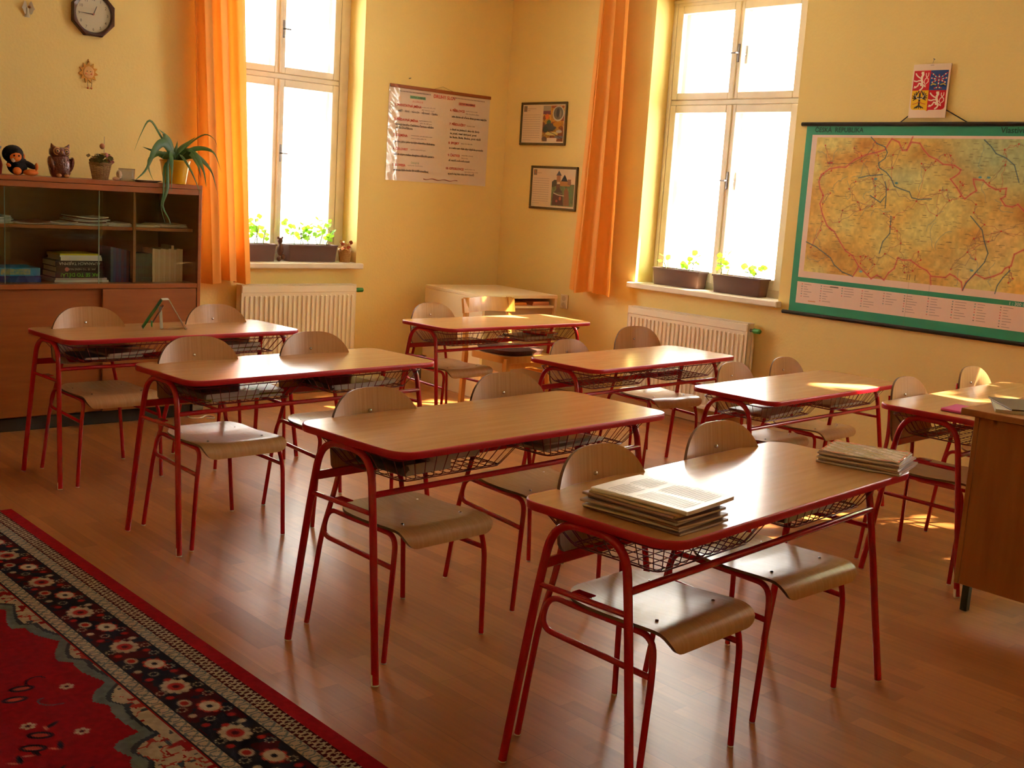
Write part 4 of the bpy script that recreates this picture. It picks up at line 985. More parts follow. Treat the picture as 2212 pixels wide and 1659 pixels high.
heads = [(.055, .215, '1. PODSTATNÁ JMÉNA'), (.055, .365, '2. PŘÍDAVNÁ JMÉNA'), (.055, .53, '3. ZÁJMENA'), (.055, .675, '4. ČÍSLOVKY'), (.055, .845, '5. SLOVESA'),
         (.59, .205, '6. PŘÍSLOVCE'), (.59, .355, '7. PŘEDLOŽKY'), (.59, .56, '8. SPOJKY'), (.59, .695, '9. ČÁSTICE'), (.575, .84, '10. CITOSLOVCE')]
ptext([(u, v, .0245, 'LEFT', t) for u, v, t in heads]+[(.53, .085, .036, 'CENTER', 'DRUHY SLOV')], 'red_lettering', (196, 40, 30), .0006)
ptext([(.27, .16, .018, 'CENTER', 'SKLOŇUJÍ SE')], 'pink_lettering', (200, 90, 80))
ptext([(.27, .81, .018, 'CENTER', 'ČASUJÍ SE')], 'green_lettering', (60, 130, 80))
ptext([(.27, .115, .018, 'CENTER', 'SLOVA OHEBNÁ'), (.76, .122, .018, 'CENTER', 'SLOVA NEOHEBNÁ')], 'dark_lettering', (60, 40, 40), .0003)
ex = [(.09, .27, 'stáří - slaná - vánocím - věrností - částku'), (.07, .415, 'krásný-letního-českému-černou-větším'), (.07, .45, 'otcův-Dvořákova'), (.07, .595, 'já-mu-jeho-jeho-ta-kým-kterého-žádnému'),
      (.07, .73, 'tří-druhým-mého-dvojímu-několik-patero'), (.07, .895, 'pracuje-bylo-bude žít-viděl-onedlouj'), (.61, .27, 'zde-doma-až-včera-dnes-proto-nejvýše'), (.60, .41, 's chutí-ve jménu-k ránu-do školy'),
      (.60, .452, 'na pouti, mezi nimi-pod, proti'), (.60, .494, 'ke škole, škole, školou, proti vládě'), (.60, .612, 'a-i-nebo-ani-však-aby-když-že-protože'), (.60, .748, 'ať-nechť-což-což-copak'), (.60, .895, 'ej-ach-hej-bác-cinc-brr-haudů')]
ptext([(u, v, .0225, 'LEFT', t) for u, v, t in ex], 'example_lettering', (52, 40, 40), .0004)
sm = [(.30, .205, 'jsou názvy osob, zvířat, věcí,'), (.31, .235, 'dějů, vlastností a vztahů'), (.29, .35, 'vyjadřují vlastnosti osob,'), (.30, .378, 'zvířat, věcí, dějů apod.'), (.22, .515, 'zastupují jména, nebo jako jména osobní'), (.22, .545, 'ukazují na osoby, zvířata, věci'),
      (.22, .665, 'vyjadřují počet, pořadí apod.'), (.20, .835, 'vyjadřují děj. Časově mohou'), (.75, .19, 'vyjadřují okolnosti dějů,'), (.75, .22, 'místo, čas, způsob, příčinu'), (.77, .35, 'se jmény a pády'), (.72, .55, 'spojují slova nebo věty'), (.73, .68, 'uvozují věty a nahrazují'), (.73, .71, 'hlasy, prosby...'), (.77, .83, 'vyjadřují nálady a city'), (.77, .86, 'nebo označují hlasy a zvuky')]
ptext([(u, v, .0125, 'LEFT', t) for u, v, t in sm], 'small_lettering', (90, 74, 66))
m = MB()
for (u0, u1, v0, v1, c) in ((.205, .335, .095, .118, 0), (.68, .84, .10, .126, 1)):
    pass
def patch(nm, u0, u1, v0, v1, c): MB().box(PX+PW*u0, PX+PW*u1, YB-.0074, YB-.0070, PZ-PH*v1, PZ-PH*v0).build(nm, mat('pt_%d_%d_%d' % c, c, .5), po, smooth=False)
patch('green_patch', .195, .345, .092, .122, (120, 176, 130)); patch('red_patch', .675, .845, .10, .13, (214, 130, 120))
m = MB()
for k in range(24):
    for (a, b) in ((.10, .40), (.62, .95)):
        if k < 22: m.box(PX+PW*(a+(b-a)*k/22)-.003, PX+PW*(a+(b-a)*k/22)+.003, YB-.0078, YB-.0074, PZ-PH*(.058+.012*(k % 2)*0)-.004, PZ-PH*.058+.004)
m.build('dotted_lines', mat('ink_60_40_40', (60, 40, 40), .5), po, smooth=False)
for i, c in enumerate(((190, 60, 40), (60, 60, 70))):
    MB().tube([(PX+PW*(.36+.34*t), YB-.0076, PZ-PH*(.962+.006*math.sin(18*t+.3*i))-.002*i) for t in [k/40 for k in range(41)]], .0016, 6).build('wavy_line', mat('wl_%d' % i, c, .5), po)

# two framed sheets beside the curtain
def framed(y1, y0, z1, z0, seed, label, kind):
    W_, H_ = y1-y0, z1-z0; b = .019
    r_ = empty('framed_picture', (XR-.001, (y0+y1)/2, z0), label=label, cat='picture', group='framed castle sheets by the corner')
    m = MB(); X0, X1 = XR-.016, XR-.001
    m.box(X0, X1, y0, y1, z1-b, z1, bev=.003); m.box(X0, X1, y0, y1, z0, z0+b, bev=.003); m.box(X0, X1, y0, y0+b, z0+b, z1-b, bev=.003); m.box(X0, X1, y1-b, y1, z0+b, z1-b, bev=.003)
    m.build('frame', mat('mottled_frame', (66, 72, 34), .5, noise=((90, 90, 90), 3, .6, (104, 74, 34))), r_, smooth=False)
    w, h = W_-2*b, H_-2*b; cv = Canvas(w, h, .0024, (222, 200, 168)); rg = random.Random(seed)
    cv.rect(0, 0, w, .004, (232, 218, 196)); cv.rect(0, h-.004, w, h, (232, 218, 196))
    cv.rect(.012, .010, .048, .052, (110, 104, 90)); n1 = cv.noise(.014, seed); 
    cv.line([(.020, .018), (.040, .044), (.030, .02), (.022, .046)], .004, (170, 120, 60) if seed == 1 else (190, 110, 50))
    if seed == 1: ln = [(.055, .150, .030), (.055, .085, .044)]
    else: ln = [(.055, .10, .036)]
    for a, c_, y in ln: cv.line([(a, y), (c_, y)], .003, (140, 110, 90), .7)
    xr = .205 if seed == 1 else .19
    for k in range(12):
        y = .078+.0175*k; x = .012; xe = xr-(.0 if k < 11 else .1)
        while x < xe:
            l = rg.uniform(.008, .028); cv.line([(x, y), (min(x+l, xe), y)], .0028, (130, 104, 88), .62); x += l+.004
    x0 = .235 if seed == 1 else .225; x1 = w-.012
    if kind == 'collage':
        msk = (cv.X > x0) & (cv.X < x1) & (cv.Y > .010) & (cv.Y < h-.012); n2 = cv.noise(.05, 4)
        t = (cv.Y-.01)/(h-.02); col = np.where((n2 > .5)[..., None], np.array((206, 150, 60.)), np.array((150, 84, 50.))); col = col*(1-t[..., None]*.2)
        cv.a[msk] = (col*(.75+.5*n1[..., None]))[msk]
        g = lambda x, y: (x0+(x1-x0)*x, .01+(h-.022)*y)
        cv.rect(*g(0, 0), *g(.36, .14), (160, 150, 130)); cv.rect(*g(0, .14), *g(.36, .24), (120, 70, 90))
        for (x, y, rx, ry, c) in ((.72, .22, .27, .2, (206, 204, 190)), (.72, .21, .22, .165, (96, 92, 84)), (.70, .2, .07, .12, (52, 48, 46)), (.82, .23, .05, .10, (140, 134, 120)), (.2, .3, .09, .07, (226, 110, 50)), (.3, .48, .1, .08, (50, 90, 60)), (.35, .6, .3, .1, (58, 56, 58)), (.15, .66, .12, .08, (44, 50, 46)), (.7, .52, .2, .07, (196, 140, 40)), (.45, .78, .3, .05, (206, 190, 110)), (.8, .72, .14, .04, (190, 186, 180)), (.8, .88, .2, .04, (110, 110, 120)), (.12, .93, .12, .06, (80, 60, 56))):
            p = g(x, y); cv.ell(p[0], p[1], rx*(x1-x0), ry*h, c, .92)
        cv.line([g(.3, .72), g(.6, .8), g(.95, .92)], .005, (70, 60, 50), .8)
        cv.rect(*g(.25, .9), *g(.7, 1), (222, 200, 180))
    else:
        g = lambda x, y: (x0+(x1-x0)*x, .02+(h-.035)*y)
        cv.rect(*g(0, .36), *g(1, 1), (110, 124, 78)); msk = (cv.X > x0) & (cv.X < x1) & (cv.Y > g(0, .36)[1]) & (cv.Y < h-.014); cv.a[msk] *= (.7+.6*n1[..., None])[msk]
        for P_, c in (([(0, .3), (.1, .24), (.22, .24), (.22, .42), (0, .46)], (70, 66, 56)), ([(.2, .1), (.38, .1), (.38, .30), (.2, .30)], (176, 124, 80)), ([(.17, .12), (.29, -.03), (.42, .12)], (66, 72, 78)), ([(.38, .3), (.55, .08), (.72, .3)], (60, 64, 74)), ([(.36, .28), (.8, .28), (.8, .42), (.36, .42)], (186, 130, 70)), ([(.7, .22), (.84, .22), (.86, .38), (.7, .38)], (150, 110, 80)), ([(.2, .38), (.36, .36), (.4, .6), (.2, .62)], (110, 74, 54)), ([(.1, .62), (.3, .44), (.5, .62)], (74, 56, 50)), ([(.08, .64), (.5, .64), (.55, .98), (.05, .98)], (86, 48, 44)), ([(.56, .55), (.66, .45), (.78, .6), (.82, .98), (.56, .98)], (140, 92, 60))):
            cv.poly([g(*p) for p in P_], c)
        cv.line([g(.1, .63), g(.3, .68), g(.56, .7)], .008, (214, 206, 186)); cv.ell(*g(.4, .78), .012, .016, (190, 110, 84)); cv.ell(*g(.25, .86), .012, .01, (180, 96, 84))
        cv.ell(*g(.85, .6), .02, .05, (96, 130, 80), .8)
    cv.mesh('printed_sheet', ATTR, (XR-.008, y1-b, z1-b), (0, -1, 0), (0, 0, -1), (-1, 0, 0), .001, r_)
    MB().box(XR-.0075, XR-.001, y0+b*.8, y1-b*.8, z0+b*.8, z1-b*.8).build('backing', PAPER, r_, smooth=False)
framed(6.983, 6.462, 2.211, 1.880, 1, 'upper framed sheet with an oval portrait collage beside the curtain', 'collage')
framed(6.822, 6.300, 1.722, 1.386, 2, 'lower framed sheet with a castle picture beside the curtain', 'castle')
# ================================================================ big school map
BORD= [[(0.128, 0.34), (0.14, 0.297), (0.194, 0.26), (0.258, 0.247), (0.307, 0.246), (0.365, 0.199), (0.433, 0.17), (0.501, 0.155), (0.561, 0.137), (0.585, 0.093), (0.598, 0.073), (0.646, 0.092), (0.674, 0.139), (0.704, 0.138), (0.727, 0.091), (0.78, 0.097), (0.806, 0.13), (0.847, 0.169), (0.899, 0.188), (0.938, 0.213), (1.009, 0.218), (1.051, 0.242), (1.043, 0.262), (1.018, 0.282), (0.995, 0.296), (1.039, 0.34), (1.073, 0.384), (1.096, 0.403), (1.127, 0.375), (1.158, 0.355), (1.139, 0.317), (1.132, 0.291), (1.19, 0.296), (1.228, 0.326), (1.27, 0.344), (1.328, 0.335), (1.327, 0.379), (1.303, 0.393), (1.334, 0.429), (1.374, 0.434), (1.404, 0.419), (1.445, 0.455)], [(0.128, 0.34), (0.142, 0.383), (0.172, 0.424), (0.153, 0.475), (0.178, 0.539), (0.22, 0.608), (0.257, 0.634), (0.238, 0.621), (0.274, 0.64), (0.323, 0.701), (0.37, 0.754), (0.422, 0.779), (0.47, 0.838), (0.539, 0.888), (0.565, 0.907), (0.602, 0.882), (0.651, 0.906), (0.676, 0.861), (0.71, 0.831), (0.725, 0.767), (0.757, 0.778), (0.808, 0.774), (0.872, 0.809), (0.918, 0.825), (0.951, 0.856), (1.037, 0.854), (1.062, 0.832), (1.092, 0.842), (1.137, 0.871), (1.15, 0.916)], [(1.15, 0.916), (1.165, 0.868), (1.213, 0.818), (1.27, 0.838), (1.321, 0.82), (1.364, 0.797), (1.38, 0.77), (1.411, 0.754), (1.421, 0.69), (1.469, 0.661)], [(0.731, 0.061), (0.717, 0.098), (0.7, 0.138)], [(0.944, 0.857), (0.954, 0.903)], [(0.438, 0.905), (0.464, 0.86), (0.47, 0.838)]]
RIV= [[(0.459, 0.064), (0.502, 0.101), (0.558, 0.12), (0.578, 0.154), (0.567, 0.188), (0.528, 0.216), (0.536, 0.243), (0.585, 0.269), (0.62, 0.302), (0.649, 0.349), (0.696, 0.364), (0.75, 0.378), (0.769, 0.411), (0.814, 0.419), (0.893, 0.412)], [(0.584, 0.324), (0.596, 0.357), (0.602, 0.405), (0.604, 0.48)], [(1.167, 0.074), (1.212, 0.111), (1.244, 0.148), (1.306, 0.172), (1.356, 0.209), (1.376, 0.258), (1.394, 0.301)], [(0.081, 0.719), (0.152, 0.743), (0.225, 0.781), (0.27, 0.806), (0.3, 0.846), (0.362, 0.884), (0.438, 0.905)], [(1.143, 0.497), (1.22, 0.57), (1.242, 0.633), (1.271, 0.696), (1.258, 0.748), (1.212, 0.811), (1.166, 0.875), (1.15, 0.916)], [(1.408, 0.78), (1.374, 0.822), (1.348, 0.869), (1.34, 0.915)], [(0.6, 0.75), (0.614, 0.68), (0.654, 0.628), (0.649, 0.526)], [(0.403, 0.309), (0.464, 0.294), (0.564, 0.283)], [(0.495, 0.41), (0.569, 0.448), (0.596, 0.412)]]
MT, MY, MW, MH = 2.028, 4.300, 2.0, 1.165
mp_ = empty('wall_map', (XR-.001, MY-MW/2, MT-MH), label='large roll-down school map with a green border between black rods', cat='map')
cv = Canvas(MW, MH, .0031, (60, 158, 122))
cv.rect(.048, .052, MW-.06, .943, (238, 212, 196)); cv.rect(.048, .972, MW-.06, 1.108, (238, 212, 196))
n1, n2, n3 = cv.noise(.30, 2, 4), cv.noise(.10, 5, 3), cv.noise(.02, 8, 2)
X, Y = cv.X, cv.Y; inm = (X > .084) & (X < MW-.095) & (Y > .068) & (Y < .905)
low = np.array((226, 214, 130.)); mid = np.array((232, 190, 92.)); hi = np.array((206, 140, 60.)); grn = np.array((178, 196, 146.))
t = np.clip((n1*.7+n2*.3-.32)*3.0, 0, 1)[..., None]; c_ = low*(1-t)+mid*t
ring = np.clip(np.exp(-((np.hypot((X-.62)/.60, (Y-.50)/.40)-1)/.22)**2), 0, 1)*np.clip(n2*1.6-.35, 0, 1)*.75; c_ = c_*(1-ring[..., None])+hi*ring[..., None]
def blob(x, y, rx, ry, c, a):
    global c_
    w = (np.exp(-(((X-x)/rx)**2+((Y-y)/ry)**2))*a*(.6+.8*n2))[..., None]; w = np.clip(w, 0, 1); c_ = c_*(1-w)+np.array(c, float)*w
blob(1.25, .12, .26, .20, grn, 1.0); blob(1.5, .2, .2, .2, grn, .9); blob(.68, .30, .14, .08, grn, .6); blob(1.20, .80, .14, .12, (214, 206, 140), .9); blob(1.35, .6, .1, .15, (236, 200, 130), .7)
blob(.8, .16, .09, .05, (180, 120, 46), .7); blob(1.5, .45, .12, .08, (176, 116, 48), .9); blob(.35, .78, .15, .06, (190, 140, 60), .6); blob(.42, .2, .14, .05, (206, 146, 66), .7)
c_ = c_*(.90+.20*n3[..., None]); cv.a[inm] = c_[inm]
rg = random.Random(4)
towns = [(rg.uniform(.10, 1.88), rg.uniform(.09, .88)) for _ in range(120)]+[(.61, .37), (.44, .50), (1.15, .70), (.80, .43), (1.33, .57), (.77, .81), (.5, .31)]
for i, (x, y) in enumerate(towns):
    dd = sorted(towns, key=lambda p: (p[0]-x)**2+(p[1]-y)**2)[1:3+(i > 119)*4]
    for (a, b) in dd:
        pts = [(x, y)]; 
        for k in range(1, 5): tt = k/5; pts.append((x+(a-x)*tt+rg.gauss(0, .007), y+(b-y)*tt+rg.gauss(0, .007)))
        pts.append((a, b)); cv.line(pts, .0026, rg.choice([(176, 100, 80), (190, 90, 80), (130, 104, 100), (140, 92, 70)]), .62)
for k in range(30):
    x, y = rg.uniform(.1, 1.88), rg.uniform(.09, .86); a = rg.uniform(0, 6.3); pts = [(x, y)]
    for j in range(9):
        a += rg.gauss(0, .5); x += .018*math.cos(a); y += .018*math.sin(a)
        if .09 < x < 1.89 and .075 < y < .9: pts.append((x, y))
    cv.line(pts, .0024, (110, 140, 150), .6)
for L_ in BORD: cv.line(L_, .013, (226, 130, 110), .42); cv.line(L_, .0045, (200, 80, 76), .85)
for L_ in RIV: cv.line(L_, .0055, (70, 100, 120), .9)
cv.line([(.16, .225+.0*k) for k in (0, 1)]+[(.25, .228), (.35, .222), (.43, .18), (.47, .14)], .002, (60, 50, 50), .7)
for x, y in towns: cv.ell(x, y, .0045, .0045, (206, 50, 40), .9)
for k in range(620):
    x, y = rg.uniform(.095, 1.87), rg.uniform(.08, .895); l = rg.uniform(.012, .035); cv.line([(x, y), (x+l, y)], .0028, (70, 52, 44), .42)
for (x, y) in ((.52, .31), (.66, .33), (1.19, .80), (.49, .87), (1.22, .28), (1.17, .28)): cv.ell(x, y, .010, .006, (70, 150, 190), .8)
for (x, y, h) in ((.80, .86, .03), (.815, .86, .03), (.85, .86, .03)): cv.line([(x, y), (x, y+h)], .003, (60, 50, 50), .8)
for ci in range(12):
    x0 = .075+.145*ci+rg.uniform(-.01, .01)
    for k in range(rg.randint(4, 8)):
        y = .986+.0155*k; l = rg.uniform(.02, .07); cv.line([(x0+.022, y), (x0+.022+l, y)], .0026, (120, 96, 92), .7)
        cv.ell(x0+.006, y, .004, .003, rg.choice([(60, 120, 120), (60, 50, 50), (206, 60, 60), (150, 110, 100), (206, 60, 60)]), .75)
cv.line([(.29, .985), (.345, .985)], .006, (80, 70, 50)); cv.line([(.14, 1.09), (.19, 1.09)], .004, (206, 120, 50))
cv.line([(.815, .90), (.812, 1.16)], .0018, (150, 120, 80), .6); cv.line([(.945, .90), (.95, .99)], .0016, (110, 90, 60), .5)
cv.mesh('map_sheet', ATTR, (XR-.006, MY, MT), (0, -1, 0), (0, 0, -1), (-1, 0, 0), .001, mp_, lambda GX, GY: .0016+.0015*np.sin(GX*5+1)*np.sin(GY*3))
RODM = mat('black_rod', (34, 26, 26), .35)
for (z, y1, nm) in ((MT+.012, MY+.035, 'rod'), (MT-MH-.010, MY+.042, 'rod')):
    MB().tube([(XR-.012, y1, z), (XR-.012, MY-MW-.03, z)], .0125, 14).build(nm, RODM, mp_)
MB().tube([(XR-.012, MY-.64, MT+.02), (XR-.010, 3.495, MT+.15), (XR-.012, MY-1.06, MT+.02)], .0035, 8).build('hanging_cord', RODM, mp_)
MB().ball((XR-.008, 3.495, MT+.152), .007, 10).build('hook', DARKSTEEL, mp_)
tm = MB(); tx = lambda s, u, v, sz, m_=tm, b=0: text_mb(m_, s, sz, (XR-.0095, MY-u, MT-v), (0, -1, 0), (0, 0, 1), bold=b)
tx('ČESKÁ  REPUBLIKA', .062, .036, .040, tm, .0006); tx('Vlastivědná mapa', 1.255, .036, .046, tm, .0004)
tm.build('dark_lettering', mat('ink_green_black', (26, 70, 62), .5), mp_, smooth=False)
tm = MB(); tx('1 : 300 000', 1.425, .968, .026, tm, .0004); tm.build('white_lettering', mat('ink_white', (220, 226, 214), .5), mp_, smooth=False)

# ---------------------------------------------------------------- coat of arms sheet
ca2 = empty('arms_poster', (XR-.001, 3.493, 2.075), label='white sheet with a quartered red, blue and yellow coat of arms above the map', cat='poster')
W_, H_ = .231, .303; cv = Canvas(W_, H_, .0013, (236, 212, 186))
sx0, sx1, sy0, sy1, mx, my = .009, .221, .037, .258, .115, .148
REDC, YEL, BLU, WH = (200, 18, 36), (232, 184, 20), (40, 72, 130), (240, 224, 200)
def shield(x, y):
    return True
cv.rect(sx0, sy0, mx, my, REDC); cv.rect(mx, sy0, sx1, my, BLU)
cv.poly([(sx0, my), (mx, my), (mx, .266), (mx-.012, .259), (sx0+.018, .257), (sx0+.005, .252), (sx0, .24)], YEL)
cv.poly([(mx, my), (sx1, my), (sx1, .24), (sx1-.005, .252), (sx1-.018, .257), (mx+.012, .259), (mx, .266)], REDC)
def lion(x0, y0, w, h):
    g = lambda L_: [(x0+w*a, y0+h*b) for a, b in L_]; S = w
    cv.line(g([(.50, .12), (.56, .20), (.50, .32), (.50, .45), (.56, .60), (.50, .72)]), S*.13, WH); cv.ell(x0+w*.53, y0+h*.13, S*.085, S*.075, WH)
    cv.line(g([(.48, .40), (.34, .34), (.22, .26), (.14, .18)]), S*.07, WH); cv.line(g([(.50, .50), (.34, .50), (.22, .54), (.08, .52)]), S*.07, WH)
    cv.line(g([(.52, .66), (.36, .64), (.30, .76), (.18, .84), (.12, .80)]), S*.08, WH); cv.line(g([(.54, .70), (.62, .82), (.56, .92), (.48, .97)]), S*.085, WH)
    cv.line(g([(.58, .66), (.70, .78), (.76, .82), (.74, .70), (.66, .58), (.70, .44), (.80, .36), (.90, .44), (.90, .56), (.80, .66)]), S*.045, WH)
    cv.line(g([(.80, .36), (.74, .26), (.74, .14)]), S*.045, WH); cv.line(g([(.80, .36), (.88, .24), (.88, .12)]), S*.045, WH)
    for p in ((.12, .14), (.16, .2), (.06, .50), (.10, .86), (.46, .98)): cv.ell(x0+w*p[0], y0+h*p[1], S*.04, S*.035, WH)
    cv.line(g([(.45, .06), (.61, .05)]), S*.03, (200, 170, 90))
lion(sx0, sy0, mx-sx0, my-sy0); lion(mx, my+.002, sx1-mx, .252-my)
w, h = mx-sx0, my-sy0
def ea(L_, x0, y0): return [(x0+w*a, y0+h*b) for a, b in L_]
# black eagle on yellow
x0, y0 = sx0, my; BK = (38, 32, 30)
for s in (-1, 1):
    for k in range(7):
        a = math.radians(200-22*k) if s < 0 else math.radians(-20+22*k)
        r = .36+.06*math.sin(k); cv.line(ea([(.5+s*.08, .36), (.5+s*(.16+.03*k), .40-.0*k), (.5+s*.43*abs(math.cos(math.radians(22*k-30))), .34-.30*math.sin(math.radians(22*k-30)))], x0, y0), w*.05, BK)
cv.line(ea([(.5, .12), (.5, .30), (.5, .50), (.5, .72)], x0, y0), w*.10, BK); cv.line(ea([(.5, .7), (.5, .93)], x0, y0), w*.03, BK)
for t in (-.26, -.14, 0, .14, .26): cv.line(ea([(.5, .76), (.5+t, .90)], x0, y0), w*.055, BK)
for s in (-1, 1): cv.line(ea([(.5, .58), (.5+s*.18, .66), (.5+s*.38, .70)], x0, y0), w*.035, (200, 90, 30))
cv.line(ea([(.24, .24), (.32, .38), (.5, .44), (.68, .38), (.76, .24)], x0, y0), w*.035, (220, 206, 190))
cv.ell(*ea([(.5, .10)], x0, y0)[0], w*.05, w*.05, (190, 60, 30))
# chequered eagle on blue
x0, y0 = mx, sy0; w = sx1-mx
for (a, b, n, dx, dy) in ((.50, .24, 7, 0, .085), (.38, .36, 5, -.075, -.055), (.62, .36, 5, .075, -.055), (.36, .45, 4, -.09, -.02), (.64, .45, 4, .09, -.02), (.38, .50, 4, -.08, .035), (.62, .50, 4, .08, .035), (.5, .84, 3, -.09, .03), (.5, .84, 3, .09, .03)):
    for k in range(n): p = ea([(a+dx*k, b+dy*k)], x0, y0)[0]; cv.rect(p[0]-w*.035, p[1]-w*.035, p[0]+w*.035, p[1]+w*.035, WH if k % 2 else (200, 40, 50))
for s in (-1, 1): cv.line(ea([(.5+s*.14, .72), (.5+s*.3, .68), (.5+s*.4, .74)], x0, y0), w*.06, (196, 170, 60))
cv.line([(.108, .008+.0), (.128, .008)], .002, (90, 70, 60), .8)
cv.mesh('printed_sheet', ATTRM, (XR-.010, 3.609, 2.378), (0, -1, 0), (0, .0, -1), (-1, 0, 0), .0006, ca2, lambda GX, GY: .011-.006*(GX/W_-.5)**2*4+.003*np.sin(GY*9))
MB().tube([(XR-.016, 3.494, 2.377), (XR-.008, 3.492, 2.405)], .0012, 6).build('loop', DARKSTEEL, ca2); MB().tube([(XR-.0005, 3.492, 2.405), (XR-.014, 3.492, 2.407)], .0028, 8).build('nail', DARKSTEEL, ca2)

# ================================================================ window sill plants
def leafdisc(mb, c, r, n_, tilt, rg):
    t1 = n_.orthogonal().normalized(); t2 = n_.cross(t1); K = 12; V = [tuple(Vector(c)-n_*r*.22)]
    for ring in (.55, 1.0):
        for k in range(K):
            a = 2*PI*k/K; rr = r*ring*(1+.10*math.cos(4*a+tilt))*(1 if k else .75); V.append(tuple(Vector(c)+t1*(math.cos(a)*rr)+t2*(math.sin(a)*rr)+n_*(r*.18*(ring-.55)*math.sin(3*a+tilt))))
    F = [(0, 1+k, 1+(k+1) % K) for k in range(K)]+[(1+k, 1+K+k, 1+K+(k+1) % K, 1+(k+1) % K) for k in range(K)]
    mb.add(V, F)
def planter(x0, x1, y0, y1, z0, z1, label, stems, seed, group='brown window boxes with geraniums'):
    """stems: list of (x, y, height, lean x, lean y, leaves)"""
    r_ = empty('geranium_planter', ((x0+x1)/2, (y0+y1)/2, z0), label=label, cat='plant', group=group)
    m = MB(); i = .012; V = []
    for (q, z) in ((i, z0), (.002, z1-.012), (-.004, z1-.012), (-.004, z1), (.006, z1), (.008, z1-.015), (i+.003, z0+.003)):
        for (x, y) in rr4(x0+q, x1-q, y0+q, y1-q, .012): V.append((x, y, z))
    n = len(rr4(0, 1, 0, 1, .1)); F = [(a*n+k, a*n+(k+1) % n, (a+1)*n+(k+1) % n, (a+1)*n+k) for a in range(6) for k in range(n)]
    F += [tuple(range(n-1, -1, -1)), tuple(6*n+k for k in range(n))]
    m.add(V, F).build('planter_box', PLANTER, r_, ang=40)
    MB().box(x0+.012, x1-.012, y0+.012, y1-.012, z1-.03, z1-.018).build('soil', SOIL, r_, smooth=False)
    rg = random.Random(seed); st = MB(); lf = MB()
    for (x, y, h, lx, ly, nl) in stems:
        b = Vector((x, y, z1-.02)); tp = Vector((x+lx, y+ly, z1-.02+h)); md = b.lerp(tp, .5)+Vector((rg.gauss(0, .008), rg.gauss(0, .008), .0))
        pts = fillet([b, md, tp], .05, 4); st.tube(pts, [.0035-.0015*k/len(pts) for k in range(len(pts))], 6)
        for k in range(nl):
            t = .35+.65*(k+.5)/nl; p = b.lerp(tp, t) if t > .5 else b.lerp(md, t*2); a = rg.uniform(0, 6.28); L_ = rg.uniform(.02, .045)
            e = p+Vector((math.cos(a)*L_, math.sin(a)*L_, rg.uniform(.005, .03))); st.tube([p, p.lerp(e, .5)+Vector((0, 0, .004)), e], .0012, 5)
            nn = Vector((rg.gauss(-.5, .5), rg.gauss(-.5, .5), rg.uniform(.3, 1))).normalized(); leafdisc(lf, e, rg.uniform(.014, .025), nn, rg.uniform(0, 6), rg)
    st.build('stems', STEM, r_); lf.build('foliage', LEAF, r_)
    return r_
def rr4(x0, x1, y0, y1, r):
    cx, cy = (x0+x1)/2, (y0+y1)/2; return [(cx+x, cy+y) for x, y in rrect((x1-x0)/2, (y1-y0)/2, r, 3)]
Y1 = YB+.045
planter(3.83, 4.285, Y1, Y1+.115, .9125, 1.035, 'brown geranium box half hidden by the curtain beside the glass cabinet', [(4.10, Y1+.06, .13, -.02, 0, 7), (4.16, Y1+.06, .22, -.03, -.01, 6), (4.06, Y1+.06, .12, 0, 0, 6), (4.20, Y1+.05, .11, .02, 0, 6), (3.95, Y1+.06, .14, 0, 0, 5), (4.12, Y1+.05, .16, .04, 0, 6)], 1)
planter(4.385, 4.80, Y1, Y1+.115, .9125, 1.035, 'bushy brown geranium box between the cone figure and the dried flower basket', [(4.46, Y1+.06, .17, -.05, 0, 8), (4.50, Y1+.05, .11, .01, 0, 8), (4.58, Y1+.06, .13, .0, 0, 8), (4.66, Y1+.06, .19, -.03, 0, 9), (4.67, Y1+.06, .18, .05, 0, 7), (4.72, Y1+.06, .12, .05, 0, 7), (4.55, Y1+.07, .15, -.05, 0, 7)], 2)
X1 = XR+.045
planter(X1, X1+.115, 5.10, 5.53, .9125, 1.035, 'sparse brown geranium box on the far half of the sill by the map window', [(X1+.06, 5.44, .10, 0, .04, 3), (X1+.05, 5.20, .13, 0, .01, 5), (X1+.05, 5.23, .07, 0, .0, 3), (X1+.06, 5.33, .05, 0, 0, 2)], 3)
planter(X1, X1+.115, 4.575, 4.985, .9125, 1.035, 'sparse brown geranium box on the near half of the sill by the map window', [(X1+.05, 4.93, .13, 0, .03, 5), (X1+.05, 4.90, .10, 0, -.03, 3), (X1+.06, 4.96, .20, 0, -.03, 2), (X1+.05, 4.70, .09, 0, .01, 4), (X1+.05, 4.68, .08, 0, -.05, 5)], 4)
# figure of cones between the boxes
cf = empty('cone_figure', (4.335, Y1+.04, .912), label='brown figure made of cones and nuts wedged between the two geranium boxes', cat='ornament')
CONE = mat('cone_brown', (116, 70, 42), .7, noise=((80, 80, 80), 3, .7, (70, 40, 26)), bump=(150, .6))
for (dx, dy, z, r, nm) in ((.0, 0, .995, (.024, .022, .045), 'body'), (-.004, 0, 1.058, (.020, .020, .024), 'head'), (-.016, -.012, .93, (.017, .017, .0175), 'nut'), (.014, -.016, .945, (.015, .015, .02), 'nut'), (.014, 0, 1.08, (.008, .008, .010), 'ear'), (-.02, 0, 1.078, (.008, .008, .010), 'ear')):
    MB().ball((4.335+dx, Y1+.04+dy, z), r, 14).build(nm, CONE, cf)
